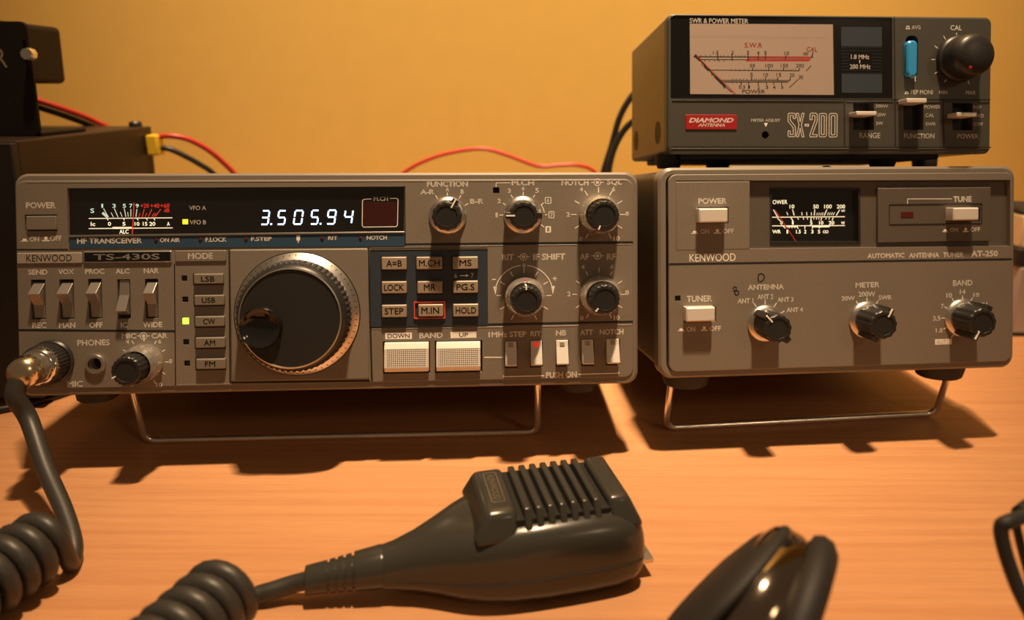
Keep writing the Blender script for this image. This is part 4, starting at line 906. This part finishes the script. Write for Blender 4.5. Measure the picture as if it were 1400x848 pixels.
# ribbed strain relief
mb = MB(); prof = [(-57, 6.9), (-57.6, 7.0), (-66, 6.2)]
x = -66
for k in range(3): prof += [(x, 5.0-.1*k), (x-.9, 5.0-.1*k), (x-.9, 5.9-.25*k), (x-2.7, 5.7-.25*k)]; x -= 2.7
prof += [(x, 4.4), (x-.8, 4.4), (x-.8, 5.1), (x-7.6, 4.6), (x-8, 4.2), (x-8, 2.0)]
rings = []
for px_, r in prof:
    t = (px_+57)/-25; rings.append([mb.P((px_, r*math.cos(2*math.pi*i/28)+2.2*t, 10.4-2.6*t+r*math.sin(2*math.pi*i/28))) for i in range(28)])
for a, b in zip(rings[:-1], rings[1:]): mb.bridge(a, b)
mb.build('strain_relief', 'mic', mc, smooth=35)
# hanging clip at the back
mb = MB(); mb.tube([(27, -9, 8), (31, -9.5, 7.5), (33.4, -8, 7), (34.2, -5, 6.6), (33, -1, 6.6), (28, 2, 7)], 1.5, 8); mb.wbox(27, 35.5, -13, -3, 5.6, 7.2); mb.build('hanger_clip', 'satin', mc, smooth=40)
# plug in the transceiver socket (built in panel millimetres, turned into the microphone's frame)
u, v, R = MIC_UV
def plug_part(name, prof, m, par, n=48, kn=0, kk=0):
    mb = MB(); mb.lathe(u, v, prof, n, kn, kk)
    mb.v = [tuple(mloc(TS.loc(p[0], p[2], -p[1]))) for p in mb.v]; return mb.build(name, m, par, smooth=35)
pl = plug_part('plug', [(R*.90, 2.4), (R*.92, 3.0), (R*.92, 8.6), (R*.86, 9.4)], 'knob', mc, 144, .03, 36)
plug_part('plug_ring', [(R*.86, 8.6), (R*.84, 10.2), (R*.78, 11.4), (R*.68, 12.0)], 'chrome', pl)
plug_part('plug_barrel', [(R*.68, 11.4), (R*.70, 16), (R*.66, 17)], 'satin', pl)
plug_part('plug_cap', [(R*.70, 16.6), (R*.71, 18.2), (R*.66, 20.2), (R*.55, 21.8), (R*.3, 23), (R*.1, 23.3)], 'brass', pl)
# cord: straight lead, coil, straight lead
exitp = TS.loc(u-1.0, v-2.5, 20.5)
lead = [exitp, TS.loc(u-1.5, v-9, 22.0), at(40, 575, 262), at(62, 640, 249), at(88, 700, 236), at(101, 745, 226), at(97, 778, 219)]
axis = spline([Vector(p) for p in ((-166, 217, 12.8), (-172, 198, 12.8), (-180, 174, 12.8), (-177, 150, 12.8), (-157, 133, 12.8), (-130, 135, 12.8), (-111, 152, 12.8), (-101, 173, 12.8), (-93.5, 195, 12.6))], 40)
# arc-length resample and wind
acc = [0]
for a, b in zip(axis[:-1], axis[1:]): acc.append(acc[-1]+(b-a).length)
TOT = acc[-1]; PIT = 6.2; RC = 9.6
def ax_at(s):
    k = 0
    while k < len(acc)-2 and acc[k+1] < s: k += 1
    t = (s-acc[k])/(acc[k+1]-acc[k]); return axis[k].lerp(axis[k+1], t), (axis[k+1]-axis[k]).normalized()
turns = TOT/PIT; NT = int(turns*20); coil = []
for i in range(NT+1):
    p, t = ax_at(TOT*i/NT); side = t.cross(Vector((0, 0, 1))).normalized(); a = .2+2*math.pi*turns*i/NT
    coil.append(p+side*(RC*math.cos(-a+math.pi))+Vector((0, 0, 1))*(RC*math.sin(a)))
s1 = spline([Vector(p) for p in lead], 8)
tail = [coil[-1], at(344, 818, 203), at(372, 808, 205), at(400, 799, 206.5), Vector(MIC_O)+Matrix.Rotation(MYAW, 3, 'Z') @ Vector((-80, 2.2, 7.8))]
path = s1[:-2]+spline([s1[-2], (s1[-1]*.5+coil[0]*.5), coil[1]], 5)[1:-1]+coil[2:-2]+spline(tail, 8)
NP = len(path); mb = MB(); mb.tube([mloc(p) for p in path], [max(2.9, 3.7-.8*i/44) for i in range(NP)], 12); mb.build('coiled_cord', 'cable', mc, smooth=80)

# ================================================================== bench power supply at the left
ps = empty('power_supply', (-330, 345, 0), 'brown-black metal power supply box standing left behind the transceiver', 'power supply')
def psu(x0, x1, y0, y1, z0, z1): return (x0+330, x1+330, y0-345, y1-345, z0, z1)
mb = MB(); mb.wbox(*psu(-430, -253.3, 349, 476, 6, 141)); mb.build('case', 'psu', ps, bevel=1.0)
mb = MB(); mb.wbox(*psu(-430, -253.3, 344.5, 349, 6, 140.2)); mb.build('front_face', 'psu_front', ps, bevel=.8)
for x in (-415, -268):
    for y in (362, 460):
        mb = MB(); n = 20; r = [[mb.P((x+330+q*math.cos(2*math.pi*i/n), y-345+q*math.sin(2*math.pi*i/n), z)) for i in range(n)] for q, z in ((8, 6.5), (7.5, .5), (7, 0))]
        mb.bridge(r[0], r[1]); mb.bridge(r[1], r[2]); mb.face(r[2]); mb.build('foot', 'rubber', ps)
mb = MB(); c = at(185, 168, 468); n = 20; cc = c-Vector((330*-1, 345, 0)); r = [[mb.P((c.x+330+q*math.cos(2*math.pi*i/n), c.y-345+q*math.sin(2*math.pi*i/n), z)) for i in range(n)] for q, z in ((4, 140.6), (4, 143.6), (3.2, 144.6), (.5, 144.8))]
for a, b in zip(r[:-1], r[1:]): mb.bridge(a, b)
mb.build('case_screw', 'knob', ps)

# small black radio in its bracket on the supply
rb = empty('mounted_radio', (-340, 380, 141), 'black metal box in a slotted bracket with bright thumb screw, on the power supply', 'radio')
def rbx(x0, x1, y0, y1, z0, z1): return (x0+340, x1+340, y0-380, y1-380, z0-141, z1-141)
mb = MB(); mb.wbox(*rbx(-420, -281, 386, 436, 169, 202.5)); mb.build('case', 'radio_box', rb, bevel=3)
sl = [at(33.5, 54, 378), at(38, 108, 378)]
mb = MB(); sxm = (sl[0].x+sl[1].x)/2
def fxz(x, z): return (x+340, z-141)
outer = rrect(-430+340, -261.5+340, .2, 60.2, 4, 6); hole_s = rrect(sxm-.8+340, sxm+.8+340, sl[1].z-141, sl[0].z-141, .6, 4)
mb.plate(outer, .4, 2, [hole_s], ch=.3); i = mb.ring(outer, .4); mb.face(i[::-1]); br = mb.build('bracket_plate', 'radio_box', rb, smooth=30)
mb = MB(); mb.wbox(*rbx(-430, -262.5, 381, 420, 141.2, 143.2)); mb.build('bracket_base', 'radio_box', rb, bevel=.5)
c = at(40, 74, 375)
mb = MB(); mb.lathe(c.x+340, c.z-141, [(1.5, 1.9), (1.5, 3.2), (3.3, 3.4), (3.4, 4.0), (3.3, 7.0), (2.9, 7.6), (.5, 7.6)], 36, .05, 9); mb.build('thumb_screw', 'chrome', rb)
mb = MB(); a = at(-5, 92, 378); b = at(7.5, 66, 378); mb.text('R', a.x+340, b.x+340, a.z-141, b.z-141, 2.06, .0); mb.build('lettering', 'brass', rb, smooth=0)
mb = MB(); c = at(12, 142, 378); mb.lathe(c.x+340, c.z-141, [(.7, 1.9), (.7, 2.1), (.2, 2.12)], 12); mb.build('pin_hole', 'recess', rb)

# ================================================================== loose leads
def lead_obj(name, pts, r, m, label, cat, n=8, group=None):
    mb = MB(); mb.tube(spline(pts, n), r, 12); return tag(mb.build(name, m, smooth=80), label, cat, group)
tw = empty('power_lead', at(90, 150, 465), 'red and black twin lead drooping from the black box toward the wall', 'cable')
o0 = tw.location/MM
for nm, dy, m, dd in (('red_wire', -2, 'red', 0), ('black_wire', 7, 'black', 2)):
    mb = MB(); pts = [at(20, 128+dy, 446+dd), at(48, 138+dy, 450+dd), at(90, 152+dy, 460+dd), at(130, 168+dy, 476+dd), at(165, 190+dy, 492+dd), at(185, 235+dy, 500+dd)]
    mb.tube([p-o0 for p in spline(pts, 8)], 1.9, 12); mb.build(nm, m, tw, smooth=80)
pc = at(212, 198, 470); yl = empty('connector_lead', pc, 'red and black lead with a yellow plug, on the power supply side', 'cable')
mb = MB()
q0 = at(206, 212, 470)-pc; q1 = at(219, 184, 470)-pc
mb.wbox(q0.x, q1.x, -5, 5, q0.z, q1.z); ye = mb.build('connector', 'yellow', yl, bevel=1.2)
for nm, m, pts in (('red_wire', 'red', [(216, 187, 470), (235, 186, 472), (258, 191, 476), (283, 204, 482), (303, 220, 488), (322, 240, 494), (330, 262, 498)]), ('black_wire', 'black', [(216, 202, 470), (232, 204, 471), (252, 213, 474), (272, 224, 478), (292, 238, 482), (304, 262, 484)])):
    mb = MB(); mb.tube([p-pc for p in spline([at(*q) for q in pts], 8)], 1.85, 12); mb.build(nm, m, yl, smooth=80)
lead_obj('red_wire', [at(530, 262, 540), at(555, 234, 540), at(600, 213, 541), at(655, 203.5, 542), at(690, 211, 543), at(735, 227, 544), at(765, 226, 545), at(790, 226, 546), at(812, 234, 548), at(835, 262, 550)], 1.5, 'red', 'thin red wire arching above the middle of the transceiver top', 'cable')
lead_obj('coaxial_cable', [at(815, 275, 500), at(826, 232, 500), at(836, 200, 500), at(846, 164, 500), at(858, 140, 500), at(872, 124, 500), at(900, 112, 495), at(935, 110, 480)], 2.3, 'black', 'black cable rising highest beside the power meter, outer of two', 'cable', group='cables behind the power meter')
lead_obj('coaxial_cable', [at(829, 275, 492), at(832, 235, 492), at(838, 208, 492), at(848, 186, 492), at(862, 169, 490), at(885, 156, 486), at(930, 150, 478)], 2.3, 'black', 'black cable curving lower toward the power meter, inner of two', 'cable', group='cables behind the power meter')
lead_obj('thin_cable', [Vector((-330, 322, 2)), Vector((-300, 331, 2)), Vector((-276, 338, 2)), Vector((-258, 352, 2)), Vector((-244, 375, 2))], 1.9, 'black', 'thin black cable lying on the desk in front of the power supply', 'cable')

# ================================================================== things behind the tuner
mb = MB(); a = at(1000, 217, 520); b = at(1192, 217, 520); mb.wbox(a.x, b.x, 520, 570, 0, a.z)
tag(mb.build('cardboard_box', 'cream', bevel=.8), 'cream box behind the tuner, seen through the gap under the power meter', 'box')
y = 462
zb = [at(1394, q, y).z for q in (462, 364, 340, 296, 286)]
xl = [at(q, 400, y).x for q in (1388, 1385, 1389)]
t = empty('storage_case', (xl[0]+24, y+20, 0), 'clear grey plastic case on the desk right behind the tuner, lowest of its stack', 'case')
mb = MB(); mb.wbox(-24, 24, -20, 20, 0, zb[1]-.2); mb.build('case_body', 'clearcase', t, bevel=2.5)
mb = MB(); mb.wbox(-24.4, 24.4, -20.4, 20.4, .6, 3.2); mb.build('case_foot', 'rubber', t, bevel=1)
mb = MB(); mb.wbox(xl[1], xl[1]+46, y, y+38, zb[1], zb[2]-.2)
tag(mb.build('black_case', 'rubber', bevel=1.5), 'black box on the clear grey case at the right edge', 'box')
t = empty('cream_box', (xl[2]+20, y+20, zb[2]), 'cream box with dark rounded top, highest of the stack right of the tuner', 'box')
mb = MB(); mb.wbox(-20, 20, -18, 18, 0, zb[3]-zb[2]); mb.build('box_body', 'cream', t, bevel=1)
mb = MB(); mb.wbox(-20, 22, -17, 17, zb[3]-zb[2], zb[4]-zb[2]); mb.build('lid', 'rubber', t, bevel=4)

# ================================================================== headphones close to the lens
HC = Vector((57, 166, 26.5))
hp = empty('headphones', (HC.x, HC.y, 0), 'black headphone cup with a glossy curved band, blurred at the bottom right of the microphone', 'headphones')
_v = (HC-Vector((0, 0, CAM_H))).normalized(); _r = _v.cross(Vector((0, 0, 1))).normalized(); _u = _r.cross(_v)
def hrot(deg, lean=.1):
    ax = (_r*math.cos(math.radians(deg))-_u*math.sin(math.radians(deg))+_v*lean).normalized()
    return Vector((1, 0, 0)).rotation_difference(ax).to_matrix()
def hdisc(name, prof, m, par, rot, off, n=72, sm=60):
    """turned about the cup axis; profile (radius, distance along the axis)"""
    mb = MB(); rings = []
    for r, d in prof:
        ring = []
        for i in range(n):
            a = 2*math.pi*i/n; p = rot @ Vector((d, r*math.cos(a), r*math.sin(a)))+off
            ring.append(mb.P((p.x, p.y, p.z+HC.z)))
        rings.append(ring)
    for a, b in zip(rings[:-1], rings[1:]): mb.bridge(a, b)
    mb.face(rings[0][::-1]); mb.face(rings[-1]); return mb.build(name, m, par, smooth=sm)
Z3 = Vector((0, 0, 0))
cup = hdisc('ear_cup', [(2, -12.6), (12, -12.2), (21, -11), (26.5, -9.2), (29, -7.4), (29.2, -6.4), (28.4, -5.6), (26, -5.2)], 'rubber', hp, hrot(38), Z3)
hdisc('glossy_band', [(24, -6.4), (27.4, -4.4), (28.9, -1), (29.4, 2.2), (28.8, 5.4), (27, 8.4), (22, 10.5)], 'dark_mirror', cup, hrot(28, .02), _r*.8+_u*.6)
hdisc('ear_cushion', [(18, 7.0), (25, 7.2), (28.2, 8.2), (29.4, 10.4), (29, 13), (26.6, 15), (22, 15.6), (18, 14.6), (16, 12)], 'rubber', hp, hrot(19, .0), _r*2.6+_u*2.2)
# spectacles whose corner pokes in at the right edge
sp = empty('spectacles', (160, 165, 0), 'black spectacle frame corner poking in at the lower right edge', 'glasses')
so = Vector((160, 165, 0)); yy = 172
mb = MB(); mb.tube([p-so for p in spline([at(1425, 690, yy+6), at(1398, 706, yy+3), at(1378, 714, yy), at(1369, 721, yy), at(1371, 742, yy-1), at(1381, 776, yy-3), at(1397, 816, yy-6), at(1420, 858, yy-9), at(1450, 900, yy-12)], 8)], 1.9, 14)
mb.build('rim', 'rubber', sp, smooth=70)
mb = MB(); mb.tube([p-so for p in spline([at(1388, 712, yy+4), at(1393, 735, yy+3), at(1402, 770, yy+2), at(1416, 815, yy), at(1450, 890, yy-5)], 8)], 1.2, 12)
mb.build('temple', 'rubber', sp, smooth=70)
mb = MB(); mb.tube([p-so for p in spline([at(1395, 704, yy+4), at(1412, 692, yy+8), at(1440, 680, yy+14)], 6)], 2.4, 12); mb.build('hinge', 'rubber', sp, smooth=70)
